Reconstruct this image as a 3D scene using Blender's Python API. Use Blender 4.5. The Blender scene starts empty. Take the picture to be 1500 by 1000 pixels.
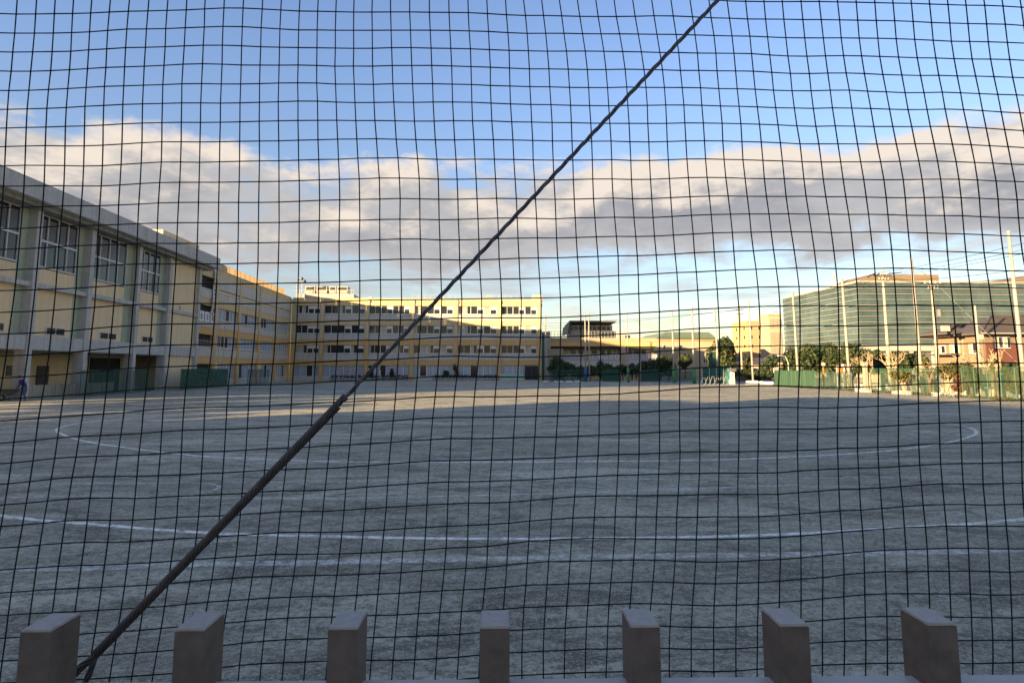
import bpy, bmesh, math, random
from mathutils import Vector, Matrix, noise
R = math.radians
rng = random.Random(7)
scene = bpy.context.scene
col = scene.collection

# ------------------------------------------------------------------ camera
H = 2.3                                   # eye height above the playing field (street side is raised)
FPX, PPX, PPY = 880.0, 750.0, 440.0       # focal length and principal point in photograph pixels (1500 x 1000)
PITCH = math.atan(99 / 880)
YAW = math.atan(53 * math.cos(PITCH) / 880)
cam = bpy.data.cameras.new('camera'); cam_o = bpy.data.objects.new('camera', cam); col.objects.link(cam_o)
cam_o.location = (0, 0, H); cam_o.rotation_euler = (R(90) + PITCH, 0, -YAW)
cam.sensor_width = 36; cam.lens = 36 * FPX / 1500; cam.shift_y = -60 / 1500
cam.clip_start = 0.05; cam.clip_end = 6000
scene.camera = cam_o

# ------------------------------------------------------------------ light
SUN_D = Vector((0.827, 0.562, -0.145)).normalized()      # direction the sunlight travels
SUN_EL = math.asin(-SUN_D.z)
SUN_AZ = math.atan2(-SUN_D.x, -SUN_D.y)                  # compass angle of the sun, clockwise from +Y
sun = bpy.data.lights.new('sun', 'SUN'); sun_o = bpy.data.objects.new('sun', sun); col.objects.link(sun_o)
sun.energy = 4.6; sun.angle = R(0.5); sun.color = (1.0, 0.73, 0.40)
sun_o.rotation_euler = SUN_D.to_track_quat('-Z', 'Y').to_euler()
sun_o.location = (-60, -40, 60)

world = bpy.data.worlds.new('World'); scene.world = world; world.use_nodes = True
wt = world.node_tree; wt.nodes.clear()
def wn(t, **k):
    n = wt.nodes.new(t)
    for a, b in k.items(): setattr(n, a, b)
    return n
def wl(a, b): wt.links.new(a, b)
def wmath(op, a, b=None, c=None, clamp=False):
    n = wn('ShaderNodeMath', operation=op, use_clamp=clamp)
    for i, s in enumerate((a, b, c)):
        if s is None: continue
        if isinstance(s, (int, float)): n.inputs[i].default_value = s
        else: wl(s, n.inputs[i])
    return n.outputs[0]
def wrange(v, a, b, c=0.0, d=1.0, smooth=True):
    n = wn('ShaderNodeMapRange', interpolation_type='SMOOTHSTEP' if smooth else 'LINEAR')
    wl(v, n.inputs[0])
    for i, s in zip((1, 2, 3, 4), (a, b, c, d)): n.inputs[i].default_value = s
    return n.outputs[0]
def wmix(fac, a, b):
    n = wn('ShaderNodeMix', data_type='RGBA')
    for i, s in ((0, fac), (6, a), (7, b)):
        if isinstance(s, (int, float)): n.inputs[i].default_value = s
        elif isinstance(s, tuple): n.inputs[i].default_value = (*s, 1)
        else: wl(s, n.inputs[i])
    return n.outputs[2]
sky = wn('ShaderNodeTexSky', sky_type='NISHITA')
sky.sun_disc = False; sky.sun_elevation = SUN_EL; sky.sun_rotation = SUN_AZ
sky.altitude = 50; sky.air_density = 1.0; sky.dust_density = 0.6; sky.ozone_density = 1.6
tc = wn('ShaderNodeTexCoord'); sx = wn('ShaderNodeSeparateXYZ'); wl(tc.outputs['Generated'], sx.inputs[0])
AZ = wmath('ARCTAN2', sx.outputs[0], sx.outputs[1]); EL = wmath('ARCSINE', sx.outputs[2])
AZd = wmath('MULTIPLY', AZ, 57.2958); ELd = wmath('MULTIPLY', EL, 57.2958)
def clouds(daz, de, detail, scale=1.0):
    """cloud density at a direction, in degrees of azimuth and elevation, optionally shifted"""
    a = wmath('ADD', AZd, daz); e = wmath('ADD', ELd, de)
    cx = wn('ShaderNodeCombineXYZ'); wl(wmath('MULTIPLY', a, 0.075), cx.inputs[0]); wl(wmath('MULTIPLY', e, 0.155), cx.inputs[1])
    cx.inputs[2].default_value = CLOUD_SEED
    nz = wn('ShaderNodeTexNoise'); nz.inputs['Scale'].default_value = 1.0; nz.inputs['Detail'].default_value = detail
    nz.inputs['Roughness'].default_value = 0.60; nz.inputs['Lacunarity'].default_value = 2.1; nz.inputs['Distortion'].default_value = 0.15
    wl(cx.outputs[0], nz.inputs[0])
    cl = wn('ShaderNodeCombineXYZ'); wl(wmath('MULTIPLY', a, 0.018), cl.inputs[0]); cl.inputs[2].default_value = 9.7
    nl = wn('ShaderNodeTexNoise'); nl.inputs['Scale'].default_value = 1.0; nl.inputs['Detail'].default_value = 1; wl(cl.outputs[0], nl.inputs[0])
    mid = wmath('ADD', 13.7, wmath('MULTIPLY', wmath('SUBTRACT', nl.outputs[0], 0.5), 1.6))
    up = wmath('DIVIDE', wmath('MAXIMUM', wmath('SUBTRACT', e, mid), 0.0), 5.6)
    dn = wmath('DIVIDE', wmath('MAXIMUM', wmath('SUBTRACT', mid, e), 0.0), 5.0)
    dn = wmath('MINIMUM', wmath('POWER', dn, 2.0), 1.45)
    band = wmath('SUBTRACT', 1.0, wmath('ADD', wmath('POWER', up, 2.0), dn))
    return wmath('ADD', wmath('MULTIPLY', wmath('SUBTRACT', nz.outputs[0], 0.5), 2.5), wmath('MULTIPLY', band, 0.62))
CLOUD_SEED = 3.1
D0 = clouds(0, 0, 10); S0 = clouds(0, 0, 5); S1 = clouds(-1.6, 1.9, 5)
MASK = wrange(D0, -0.05, 0.36)
LITE = wrange(wmath('SUBTRACT', D0, S1), 0.0, 0.55)
THIN = wrange(S0, 0.15, 0.95)
CL_LIT = (2.9, 2.5, 2.1); CL_GREY = (1.16, 1.13, 1.20); CL_MID = (1.72, 1.66, 1.66)
ccol = wmix(THIN, CL_MID, CL_GREY); ccol = wmix(LITE, ccol, CL_LIT)
TINT = wmix(wrange(ELd, 2.0, 30.0), (0.82, 0.74, 0.76), (1.02, 0.98, 1.17))
skyc = wn('ShaderNodeMix', data_type='RGBA', blend_type='MULTIPLY'); skyc.inputs[0].default_value = 1
wl(sky.outputs[0], skyc.inputs[6]); wl(TINT, skyc.inputs[7])
wc = wn('ShaderNodeCombineXYZ'); wl(wmath('MULTIPLY', AZd, 0.06), wc.inputs[0]); wl(wmath('MULTIPLY', ELd, 0.42), wc.inputs[1]); wc.inputs[2].default_value = 5.5
wz_ = wn('ShaderNodeTexNoise'); wz_.inputs['Scale'].default_value = 1.0; wz_.inputs['Detail'].default_value = 8; wz_.inputs['Roughness'].default_value = 0.6; wl(wc.outputs[0], wz_.inputs[0])
WISP = wmath('MULTIPLY', wrange(wz_.outputs[0], 0.44, 0.64), wmath('MULTIPLY', wrange(ELd, 3.0, 6.5), wrange(ELd, 9.0, 15.0, 1.0, 0.0)))
MASK = wmath('MAXIMUM', MASK, wmath('MULTIPLY', WISP, 0.7))
fin = wmix(wmath('MULTIPLY', MASK, 0.95), skyc.outputs[2], ccol)
bg = wn('ShaderNodeBackground'); wl(fin, bg.inputs[0]); bg.inputs[1].default_value = 0.072
wo = wn('ShaderNodeOutputWorld'); wl(bg.outputs[0], wo.inputs[0])

vs = scene.view_settings; vs.view_transform = 'Standard'; vs.look = 'None'; vs.gamma = 1; vs.use_curve_mapping = False
vs.exposure = 2.2

# ------------------------------------------------------------------ pixel <-> place (used only to measure the place)
_cp, _sp, _cy, _sy = math.cos(PITCH), math.sin(PITCH), math.cos(YAW), math.sin(YAW)
_fw = Vector((_sy * _cp, _cy * _cp, _sp)); _rt = Vector((_cy, -_sy, 0)); _up = _rt.cross(_fw)
def ray(x, y): return _fw + _rt * ((x - PPX) / FPX) + _up * ((PPY - y) / FPX)
def atY(x, y, Y): d = ray(x, y); return Vector((0, 0, H)) + d * (Y / d.y)
def atX(x, y, X): d = ray(x, y); return Vector((0, 0, H)) + d * (X / d.x)
def atZ(x, y, Z=0.0): d = ray(x, y); return Vector((0, 0, H)) + d * ((Z - H) / d.z)

# ------------------------------------------------------------------ materials
MATS = {}
def mat(name, c, rough=0.7, var=0.12, scale=6.0, bump=0.0, bscale=60.0, metal=0.0, c2=None, stretch=(1, 1, 1), alpha=None, streak=0.0, spec=0.5, transl=0.0, world_co=True):
    m = bpy.data.materials.new(name); m.use_nodes = True; t = m.node_tree; t.nodes.clear()
    N = t.nodes.new; L = t.links.new
    out = N('ShaderNodeOutputMaterial'); b = N('ShaderNodeBsdfPrincipled'); L(b.outputs[0], out.inputs[0])
    b.inputs['Roughness'].default_value = rough; b.inputs['Metallic'].default_value = metal; b.inputs['Specular IOR Level'].default_value = spec
    g = N('ShaderNodeNewGeometry'); mp = N('ShaderNodeMapping'); mp.inputs['Scale'].default_value = stretch; L(g.outputs['Position'], mp.inputs[0])
    nz = N('ShaderNodeTexNoise'); nz.inputs['Scale'].default_value = scale; nz.inputs['Detail'].default_value = 6; nz.inputs['Roughness'].default_value = 0.6
    L(mp.outputs[0], nz.inputs[0])
    if c2 is None:
        lo = tuple(x * (1 - var) for x in c); hi = tuple(min(1, x * (1 + var)) for x in c)
    else: lo, hi = c, c2
    cr = N('ShaderNodeValToRGB'); cr.color_ramp.elements[0].position = 0.3; cr.color_ramp.elements[1].position = 0.7
    cr.color_ramp.elements[0].color = (*lo, 1); cr.color_ramp.elements[1].color = (*hi, 1); L(nz.outputs[0], cr.inputs[0])
    colr = cr.outputs[0]
    if streak > 0:                                    # rain streaks: stains with a shape of their own
        m2 = N('ShaderNodeMapping'); m2.inputs['Scale'].default_value = (3.5, 3.5, 0.18); L(g.outputs['Position'], m2.inputs[0])
        n2 = N('ShaderNodeTexNoise'); n2.inputs['Scale'].default_value = 1.0; n2.inputs['Detail'].default_value = 5; L(m2.outputs[0], n2.inputs[0])
        r2 = N('ShaderNodeMapRange'); r2.inputs[1].default_value = 0.45; r2.inputs[2].default_value = 0.72; r2.inputs[3].default_value = 1; r2.inputs[4].default_value = 1 - streak
        L(n2.outputs[0], r2.inputs[0])
        mx = N('ShaderNodeMix'); mx.data_type = 'RGBA'; mx.blend_type = 'MULTIPLY'; mx.inputs[0].default_value = 1
        L(colr, mx.inputs[6]); L(r2.outputs[0], mx.inputs[7]); colr = mx.outputs[2]
    L(colr, b.inputs['Base Color'])
    if bump > 0:
        nb = N('ShaderNodeTexNoise'); nb.inputs['Scale'].default_value = bscale; nb.inputs['Detail'].default_value = 4; L(mp.outputs[0], nb.inputs[0])
        bu = N('ShaderNodeBump'); bu.inputs['Strength'].default_value = bump; bu.inputs['Distance'].default_value = 0.02; L(nb.outputs[0], bu.inputs['Height']); L(bu.outputs[0], b.inputs['Normal'])
    sh = b.outputs[0]
    if transl > 0:
        tr = N('ShaderNodeBsdfTranslucent'); L(colr, tr.inputs[0]); ms = N('ShaderNodeMixShader'); ms.inputs[0].default_value = transl
        L(sh, ms.inputs[1]); L(tr.outputs[0], ms.inputs[2]); sh = ms.outputs[0]
    if alpha is not None:
        tp = N('ShaderNodeBsdfTransparent'); ms = N('ShaderNodeMixShader'); L(tp.outputs[0], ms.inputs[1]); L(sh, ms.inputs[2])
        if isinstance(alpha, tuple):                  # worn: (noise scale, low, high, max cover)
            na = N('ShaderNodeTexNoise'); na.inputs['Scale'].default_value = alpha[0]; na.inputs['Detail'].default_value = 7; na.inputs['Roughness'].default_value = 0.75; L(mp.outputs[0], na.inputs[0])
            ra = N('ShaderNodeMapRange'); ra.inputs[1].default_value = alpha[1]; ra.inputs[2].default_value = alpha[2]; ra.inputs[4].default_value = alpha[3]; L(na.outputs[0], ra.inputs[0]); L(ra.outputs[0], ms.inputs[0])
        else: ms.inputs[0].default_value = alpha
        sh = ms.outputs[0]
    L(sh, out.inputs[0])
    MATS[name] = m; return m

def dirt_material():
    m = bpy.data.materials.new('field_dirt'); m.use_nodes = True; t = m.node_tree; t.nodes.clear(); N = t.nodes.new; L = t.links.new
    out = N('ShaderNodeOutputMaterial'); b = N('ShaderNodeBsdfPrincipled'); L(b.outputs[0], out.inputs[0]); b.inputs['Roughness'].default_value = 0.95; b.inputs['Specular IOR Level'].default_value = 0.15
    g = N('ShaderNodeNewGeometry')
    def nz(sc, st=(1, 1, 1), det=6, ro=0.6, dist=0.0):
        mp = N('ShaderNodeMapping'); mp.inputs['Scale'].default_value = st; L(g.outputs['Position'], mp.inputs[0])
        n = N('ShaderNodeTexNoise'); n.inputs['Scale'].default_value = sc; n.inputs['Detail'].default_value = det; n.inputs['Roughness'].default_value = ro; n.inputs['Distortion'].default_value = dist
        L(mp.outputs[0], n.inputs[0]); return n.outputs[0]
    def ramp(v, a, b_, c, d):
        r = N('ShaderNodeMapRange'); r.inputs[1].default_value = a; r.inputs[2].default_value = b_; r.inputs[3].default_value = c; r.inputs[4].default_value = d; L(v, r.inputs[0]); return r.outputs[0]
    def mix(f, a, b_, mode='MIX'):
        x = N('ShaderNodeMix'); x.data_type = 'RGBA'; x.blend_type = mode
        for i, s in ((0, f), (6, a), (7, b_)):
            if isinstance(s, float): x.inputs[i].default_value = s
            elif isinstance(s, tuple): x.inputs[i].default_value = (*s, 1)
            else: L(s, x.inputs[i])
        return x.outputs[2]
    c = mix(ramp(nz(0.10, (0.6, 1, 1), 8, 0.66, 0.7), 0.40, 0.60, 0, 1), (0.225, 0.207, 0.152), (0.42, 0.385, 0.285))      # damp and dry patches
    c = mix(ramp(nz(0.8, (0.06, 1, 1), 6, 0.7, 0.3), 0.46, 0.62, 0, 0.45), c, (0.58, 0.54, 0.41))                        # long broom marks
    c = mix(ramp(nz(0.6, (0.3, 1, 1), 9, 0.74, 0.6), 0.52, 0.62, 0, 0.75), c, (0.66, 0.615, 0.465))                      # swept sand in rakes
    c = mix(ramp(nz(1.3, (0.42, 1, 1), 9, 0.76, 1.0), 0.50, 0.57, 0, 0.85), c, (0.135, 0.125, 0.092))                      # scuffs and footprints
    c = mix(ramp(nz(4.5, (0.6, 1, 1), 8, 0.8, 0.8), 0.51, 0.58, 0, 0.55), c, (0.55, 0.51, 0.385))
    c = mix(ramp(nz(13.0, (0.8, 1, 1), 7, 0.8, 0.4), 0.49, 0.56, 0, 0.65), c, (0.125, 0.116, 0.086))
    c = mix(ramp(nz(34.0, (1, 1, 1), 6, 0.78), 0.54, 0.61, 0, 0.75), c, (0.70, 0.66, 0.53))                              # pale grit
    L(c, b.inputs['Base Color'])
    bu = N('ShaderNodeBump'); bu.inputs['Strength'].default_value = 0.8; bu.inputs['Distance'].default_value = 0.05; L(nz(16.0, (1, 1, 1), 8, 0.75), bu.inputs['Height'])
    b2 = N('ShaderNodeBump'); b2.inputs['Strength'].default_value = 0.45; b2.inputs['Distance'].default_value = 0.10; L(nz(2.6, (0.8, 1, 1), 6, 0.7, 0.8), b2.inputs['Height']); L(bu.outputs[0], b2.inputs['Normal'])
    L(b2.outputs[0], b.inputs['Normal']); return m
DIRT = dirt_material()

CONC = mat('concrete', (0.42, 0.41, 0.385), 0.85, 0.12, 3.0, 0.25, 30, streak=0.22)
GYMC = mat('gymnasium_cream_render', (0.68, 0.52, 0.31), 0.85, 0.06, 1.2, 0.12, 40, streak=0.10)
SCREENM = mat('translucent_cream_panel', (0.62, 0.52, 0.36), 0.6, 0.06, 2.0, transl=0.6)
SKYLIT_TOPM = mat('dusty_skylit_post_top', (0.36, 0.32, 0.28), 0.6, 0.12, 60, 0.25, 600)  # post paint made paler: dust plus skylight on the tops put into the colour
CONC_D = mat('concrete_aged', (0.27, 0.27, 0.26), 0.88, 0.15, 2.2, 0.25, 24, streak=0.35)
CREAM = mat('cream_render', (0.59, 0.44, 0.215), 0.85, 0.06, 1.2, 0.12, 40, streak=0.12)
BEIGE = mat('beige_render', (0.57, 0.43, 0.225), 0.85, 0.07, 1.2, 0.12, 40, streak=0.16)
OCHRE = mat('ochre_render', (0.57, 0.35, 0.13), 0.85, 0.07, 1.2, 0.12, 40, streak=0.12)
PANEL = mat('pale_grey_panel', (0.48, 0.445, 0.375), 0.7, 0.07, 2.0, streak=0.2)
WHITE = mat('white_aluminium', (0.62, 0.61, 0.58), 0.45, 0.04, 2.0)
GREENP = mat('pale_green_panel', (0.33, 0.365, 0.26), 0.7, 0.07, 1.5, streak=0.15)
GLASS = mat('dark_window_glass', (0.022, 0.024, 0.027), 0.06, 0.3, 0.7, spec=0.35)
GLASS2 = mat('window_glass_with_curtain', (0.34, 0.31, 0.25), 0.25, 0.3, 3.0, stretch=(5, 5, 0.2))
GLASSB = mat('window_glass_with_blue_curtain', (0.30, 0.34, 0.40), 0.25, 0.35, 2.5, stretch=(4, 4, 0.1))
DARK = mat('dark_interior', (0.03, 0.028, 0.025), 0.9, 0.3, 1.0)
BROWN = mat('brown_door', (0.07, 0.05, 0.035), 0.6, 0.2, 2.0)
POSTM = mat('fence_brown_grey_paint', (0.11, 0.087, 0.068), 0.55, 0.28, 28, 0.2, 420)
RAILM = mat('fence_rail_paint', (0.40, 0.37, 0.35), 0.5, 0.08, 30, 0.1, 400)
CORD = mat('net_cord', (0.006, 0.014, 0.012), 0.8, 0.3, 200, 0.3, 900, spec=0.2)
STEEL = mat('galvanised_strand', (0.085, 0.085, 0.09), 0.42, 0.35, 60, 0.25, 700, metal=0.55)
STEELG = mat('grip_wire', (0.085, 0.075, 0.07), 0.5, 0.35, 45, 0.3, 600, metal=0.4)
CHALK = mat('chalk', (0.86, 0.80, 0.68), 0.95, 0.04, 20, alpha=(14.0, 0.33, 0.55, 0.95))
CHALKM = mat('chalk_worn', (0.86, 0.80, 0.68), 0.95, 0.05, 20, alpha=(5.0, 0.32, 0.54, 0.95))
CHALKF = mat('chalk_faint', (0.82, 0.77, 0.66), 0.95, 0.06, 20, alpha=(6.0, 0.38, 0.62, 0.7))
NETPOLE = mat('white_pole_paint', (0.30, 0.27, 0.22), 0.55, 0.08, 2.0)
POLEC = mat('utility_pole_concrete', (0.42, 0.33, 0.24), 0.85, 0.12, 3.0, 0.2)
GREENM = mat('green_mesh_screen', (0.018, 0.058, 0.034), 0.8, scale=1.5, c2=(0.065, 0.125, 0.07), stretch=(1.5, 2.2, 0.12), alpha=0.94, transl=0.3)
GREENT = mat('green_mesh_open', (0.03, 0.09, 0.045), 0.8, scale=0.8, c2=(0.10, 0.14, 0.065), stretch=(1, 1.4, 0.6), alpha=(0.9, 0.35, 0.65, 0.6), transl=0.3)
GREEND = mat('dark_green_screen', (0.016, 0.075, 0.05), 0.8, 0.25, 2.5, alpha=0.8, transl=0.15)
GREENW = mat('dark_green_mesh_open', (0.02, 0.075, 0.06), 0.8, 0.25, 2.5, alpha=0.32)
GREENF = mat('green_steel', (0.02, 0.085, 0.06), 0.5, 0.15, 4.0)
PALEG = mat('pale_green_board', (0.30, 0.45, 0.36), 0.7, 0.08, 2.0)
TEAL = mat('teal_sheet', (0.012, 0.10, 0.088), 0.75, 0.25, 2.5, transl=0.2)
BLUEW = mat('blue_padding', (0.02, 0.09, 0.30), 0.7, 0.1, 3.0)
GREENPAD = mat('green_padding', (0.045, 0.20, 0.075), 0.7, 0.15, 3.0)
REDP = mat('red_paint', (0.45, 0.035, 0.03), 0.5, 0.1, 3.0)
HEDGE = mat('dark_red_hedge_leaf', (0.035, 0.012, 0.016), 0.8, c2=(0.085, 0.022, 0.03), scale=5.0, transl=0.2)
LEAF = mat('leaf_dark', (0.022, 0.040, 0.014), 0.65, c2=(0.06, 0.085, 0.030), scale=1.2, transl=0.25)
LEAF2 = mat('leaf_olive', (0.026, 0.040, 0.010), 0.65, c2=(0.070, 0.090, 0.028), scale=1.0, transl=0.28)
LEAF3 = mat('leaf_yellow_green', (0.045, 0.05, 0.012), 0.65, c2=(0.10, 0.092, 0.022), scale=1.0, transl=0.3)
BARK = mat('bark', (0.13, 0.095, 0.065), 0.9, 0.25, 8.0, 0.4, 60)
BARKP = mat('pale_bark', (0.30, 0.21, 0.125), 0.9, 0.2, 8.0, 0.4, 60)
TEALGL = mat('teal_curtain_glass', (0.058, 0.088, 0.092), 0.14, 0.4, 0.12, spec=0.5)
WFIN = mat('white_fin', (0.36, 0.33, 0.275), 0.6, 0.05, 1.0)
FRAMEG = mat('dull_aluminium_frame', (0.46, 0.45, 0.43), 0.5, 0.06, 2.0)
FINM = mat('pale_grey_fin', (0.28, 0.265, 0.23), 0.6, 0.05, 1.0)
ROOFB = mat('brown_roof_tile', (0.075, 0.062, 0.055), 0.75, 0.15, 3.0, 0.3, 12)
BRICK = mat('brick_red_siding', (0.105, 0.036, 0.025), 0.85, 0.18, 4.0, 0.2, 30, stretch=(1, 1, 5))
HOUSEW = mat('house_beige_siding', (0.17, 0.125, 0.08), 0.85, 0.08, 2.0, stretch=(1, 1, 6))
YELL = mat('yellow_tile_wall', (0.40, 0.27, 0.115), 0.8, 0.06, 2.0)
ROSE = mat('rose_cream_wall', (0.40, 0.245, 0.13), 0.8, 0.06, 2.0)
CREAMW = mat('cream_white_wall', (0.36, 0.29, 0.19), 0.8, 0.05, 2.0, streak=0.08)
LOUVRE = mat('grey_louvre', (0.26, 0.22, 0.16), 0.7, 0.15, 2.0, stretch=(6, 6, 1))
GROOF = mat('green_copper_roof', (0.15, 0.19, 0.12), 0.6, 0.2, 1.5, stretch=(3, 3, 1), streak=0.2)
DGREY = mat('dark_grey_metal', (0.10, 0.105, 0.11), 0.6, 0.12, 2.0)
LAV = mat('lavender_grey_panel', (0.33, 0.31, 0.34), 0.7, 0.08, 2.0)
BLACK = mat('black_rubber', (0.012, 0.012, 0.012), 0.7, 0.2, 5.0)
INK = mat('black_ink', (0.015, 0.015, 0.015), 0.8, 0.1, 5.0)
NAVY = mat('navy_jacket', (0.016, 0.022, 0.12), 0.85, 0.2, 8.0)
TROUS = mat('slate_trousers', (0.06, 0.075, 0.11), 0.9, 0.2, 8.0)
SKIN = mat('skin', (0.45, 0.26, 0.18), 0.6, 0.06, 8.0)
HAIRM = mat('dark_cap', (0.015, 0.015, 0.018), 0.85, 0.2, 8.0)
ORANGE = mat('orange_paint', (0.60, 0.14, 0.03), 0.5, 0.08, 3.0)
ASPH = mat('asphalt', (0.055, 0.055, 0.055), 0.9, 0.2, 1.5, 0.3, 60)
EARTH = mat('far_ground', (0.16, 0.145, 0.115), 0.95, 0.25, 0.15, 0.2, 8)
PALEWALL = mat('pale_block_wall', (0.30, 0.27, 0.20), 0.85, 0.1, 1.5, streak=0.25)
SWAG = mat('pale_green_gathered_net', (0.10, 0.22, 0.15), 0.8, 0.2, 2.0, alpha=0.2)

# ------------------------------------------------------------------ mesh helpers
class MB:
    def __init__(s): s.v = []; s.f = []; s.m = []
    def face(s, pts, mi=0):
        i = len(s.v); s.v += [tuple(p) for p in pts]; s.f.append(tuple(range(i, i + len(pts)))); s.m.append(mi)
    def hexa(s, c, mi=0):
        i = len(s.v); s.v += [tuple(p) for p in c]
        for q in ((0, 3, 2, 1), (4, 5, 6, 7), (0, 1, 5, 4), (1, 2, 6, 5), (2, 3, 7, 6), (3, 0, 4, 7)):
            s.f.append(tuple(i + k for k in q)); s.m.append(mi)
        return s
    def box(s, x0, x1, y0, y1, z0, z1, M=None, mi=0):
        if x0 > x1: x0, x1 = x1, x0
        if y0 > y1: y0, y1 = y1, y0
        c = [(x0, y0, z0), (x1, y0, z0), (x1, y1, z0), (x0, y1, z0), (x0, y0, z1), (x1, y0, z1), (x1, y1, z1), (x0, y1, z1)]
        if M: c = [M(*p) for p in c]
        s.hexa(c, mi); return s
    def tube(s, pts, r, n=8, cap=True, mi=0, frame=None):
        pts = [Vector(p) for p in pts]; k = len(pts)
        rs = r if isinstance(r, (list, tuple)) else [r] * k
        base = len(s.v); ref = None
        for j, p in enumerate(pts):
            d = (pts[min(j + 1, k - 1)] - pts[max(j - 1, 0)]).normalized()
            if ref is None:
                ref = Vector((0, 0, 1)) if abs(d.z) < 0.9 else Vector((1, 0, 0))
            u = ref - d * ref.dot(d)
            if u.length < 1e-5: u = d.orthogonal()
            u.normalize(); w = d.cross(u); ref = u
            for q in range(n):
                a = 2 * math.pi * q / n
                s.v.append(tuple(p + (u * math.cos(a) + w * math.sin(a)) * rs[j]))
        for j in range(k - 1):
            for q in range(n):
                a = base + j * n + q; b = base + j * n + (q + 1) % n
                s.f.append((a, b, b + n, a + n)); s.m.append(mi)
        if cap:
            s.f.append(tuple(base + q for q in reversed(range(n)))); s.m.append(mi)
            s.f.append(tuple(base + (k - 1) * n + q for q in range(n))); s.m.append(mi)
        return s
    def ball(s, c, rx, ry=None, rz=None, n=8, m=6, mi=0):
        ry = ry or rx; rz = rz or rx; base = len(s.v)
        for i in range(m + 1):
            th = math.pi * i / m
            for j in range(n):
                a = 2 * math.pi * j / n
                s.v.append((c[0] + rx * math.sin(th) * math.cos(a), c[1] + ry * math.sin(th) * math.sin(a), c[2] + rz * math.cos(th)))
        for i in range(m):
            for j in range(n):
                a = base + i * n + j; b = base + i * n + (j + 1) % n
                s.f.append((a, a + n, b + n, b)); s.m.append(mi)
        return s

def parent_to(o, p):
    o.parent = p
    if p is not None: o.matrix_parent_inverse = Matrix.Translation(-Vector(p.get('_org', (0, 0, 0))))
def build(name, mb, material, parent=None, smooth=False, normals=True, bevel=0.0):
    me = bpy.data.meshes.new(name); me.from_pydata(mb.v, [], mb.f)
    ms = material if isinstance(material, (list, tuple)) else [material]
    for m in ms: me.materials.append(m)
    if len(ms) > 1: me.polygons.foreach_set('material_index', mb.m)
    if normals or bevel:
        bm = bmesh.new(); bm.from_mesh(me)
        bmesh.ops.remove_doubles(bm, verts=bm.verts, dist=1e-5) if bevel else None
        bmesh.ops.recalc_face_normals(bm, faces=bm.faces)
        if bevel: bmesh.ops.bevel(bm, geom=list(bm.edges), offset=bevel, segments=2, affect='EDGES', clamp_overlap=True)
        bm.to_mesh(me); bm.free()
    if smooth: me.polygons.foreach_set('use_smooth', [True] * len(me.polygons))
    me.update()
    o = bpy.data.objects.new(name, me); col.objects.link(o); parent_to(o, parent); return o
def thing(name, label, cat, loc=(0, 0, 0), group=None):
    o = bpy.data.objects.new(name, None); col.objects.link(o); o.location = loc; o['_org'] = tuple(loc)
    o.empty_display_size = 0.2; o['label'] = label; o['category'] = cat
    if group: o['group'] = group
    return o
def tag(o, label, cat, group=None):
    o['label'] = label; o['category'] = cat
    if group: o['group'] = group
    return o
def struct(o): o['kind'] = 'structure'; return o
def stuff(o): o['kind'] = 'stuff'; return o
def bx(name, x0, x1, y0, y1, z0, z1, m, parent=None, M=None, bevel=0.0):
    return build(name, MB().box(x0, x1, y0, y1, z0, z1, M), m, parent, bevel=bevel)
def ident(x, y, z): return (x, y, z)

# ------------------------------------------------------------------ ground
g = MB(); g.face([(-2500, -2500, -0.06), (2500, -2500, -0.06), (2500, 2500, -0.06), (-2500, 2500, -0.06)])
struct(build('ground', g, EARTH))
g = MB(); g.face([(-60, 1.55, 0), (43, 1.55, 0), (43, 117.5, 0), (-60, 117.5, 0)])
struct(build('playing_field', g, DIRT))
g = MB(); g.box(-80, 80, -9, 1.0, -0.5, 0.62)
struct(build('pavement', g, ASPH))
g = MB(); g.box(-80, 80, 1.0, 1.5, -0.5, 0.78)
struct(build('retaining_kerb', g, CONC, bevel=0.02))

def strip(pts, w):
    mb = MB(); n = len(pts); P = [Vector((p[0], p[1], 0)) for p in pts]; L = []; Rr = []
    for i, p in enumerate(P):
        d = (P[min(i + 1, n - 1)] - P[max(i - 1, 0)]).normalized(); s = Vector((-d.y, d.x, 0)) * (w / 2) * (0.85 + 0.3 * rng.random())
        L.append(p + s); Rr.append(p - s)
    for i in range(n - 1): mb.face([(*Rr[i][:2], 0.004), (*Rr[i + 1][:2], 0.004), (*L[i + 1][:2], 0.004), (*L[i][:2], 0.004)])
    return mb
def spline(pts, per=10):
    P = [Vector(p) for p in pts]; out = []
    for i in range(len(P) - 1):
        p0 = P[max(i - 1, 0)]; p1 = P[i]; p2 = P[i + 1]; p3 = P[min(i + 2, len(P) - 1)]
        for k in range(per):
            t = k / per
            out.append(0.5 * ((2 * p1) + (p2 - p0) * t + (2 * p0 - 5 * p1 + 4 * p2 - p3) * t * t + (3 * p1 - p0 - 3 * p2 + p3) * t ** 3))
    out.append(P[-1]); return out
inner = [(-12, 31.2), (-15.5, 29.6), (-16.6, 27.2), (-15.9, 24.3), (-13.6, 21.4), (-11.2, 19.25), (-8.3, 17.25), (-6.4, 16.3), (-3.3, 15.45), (0, 15.2), (3.5, 15.1), (7.0, 15.3), (11.5, 16.5), (15.2, 18.6), (18.2, 21.2), (19.6, 24), (19.0, 27.0), (16.5, 29.2), (13, 30.5)]
struct(build('chalk_line_inner_oval', strip(spline(inner), 0.13), CHALKM, normals=False))
lane = [(-13.5, 13.6), (-10.4, 11.7), (-7.44, 10.2), (-5.73, 9.6), (-3.79, 9.0), (-1.83, 8.68), (0.04, 8.47), (1.9, 8.39), (3.8, 8.4), (5.94, 8.64), (8.41, 9.05), (12, 10.4)]
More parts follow.
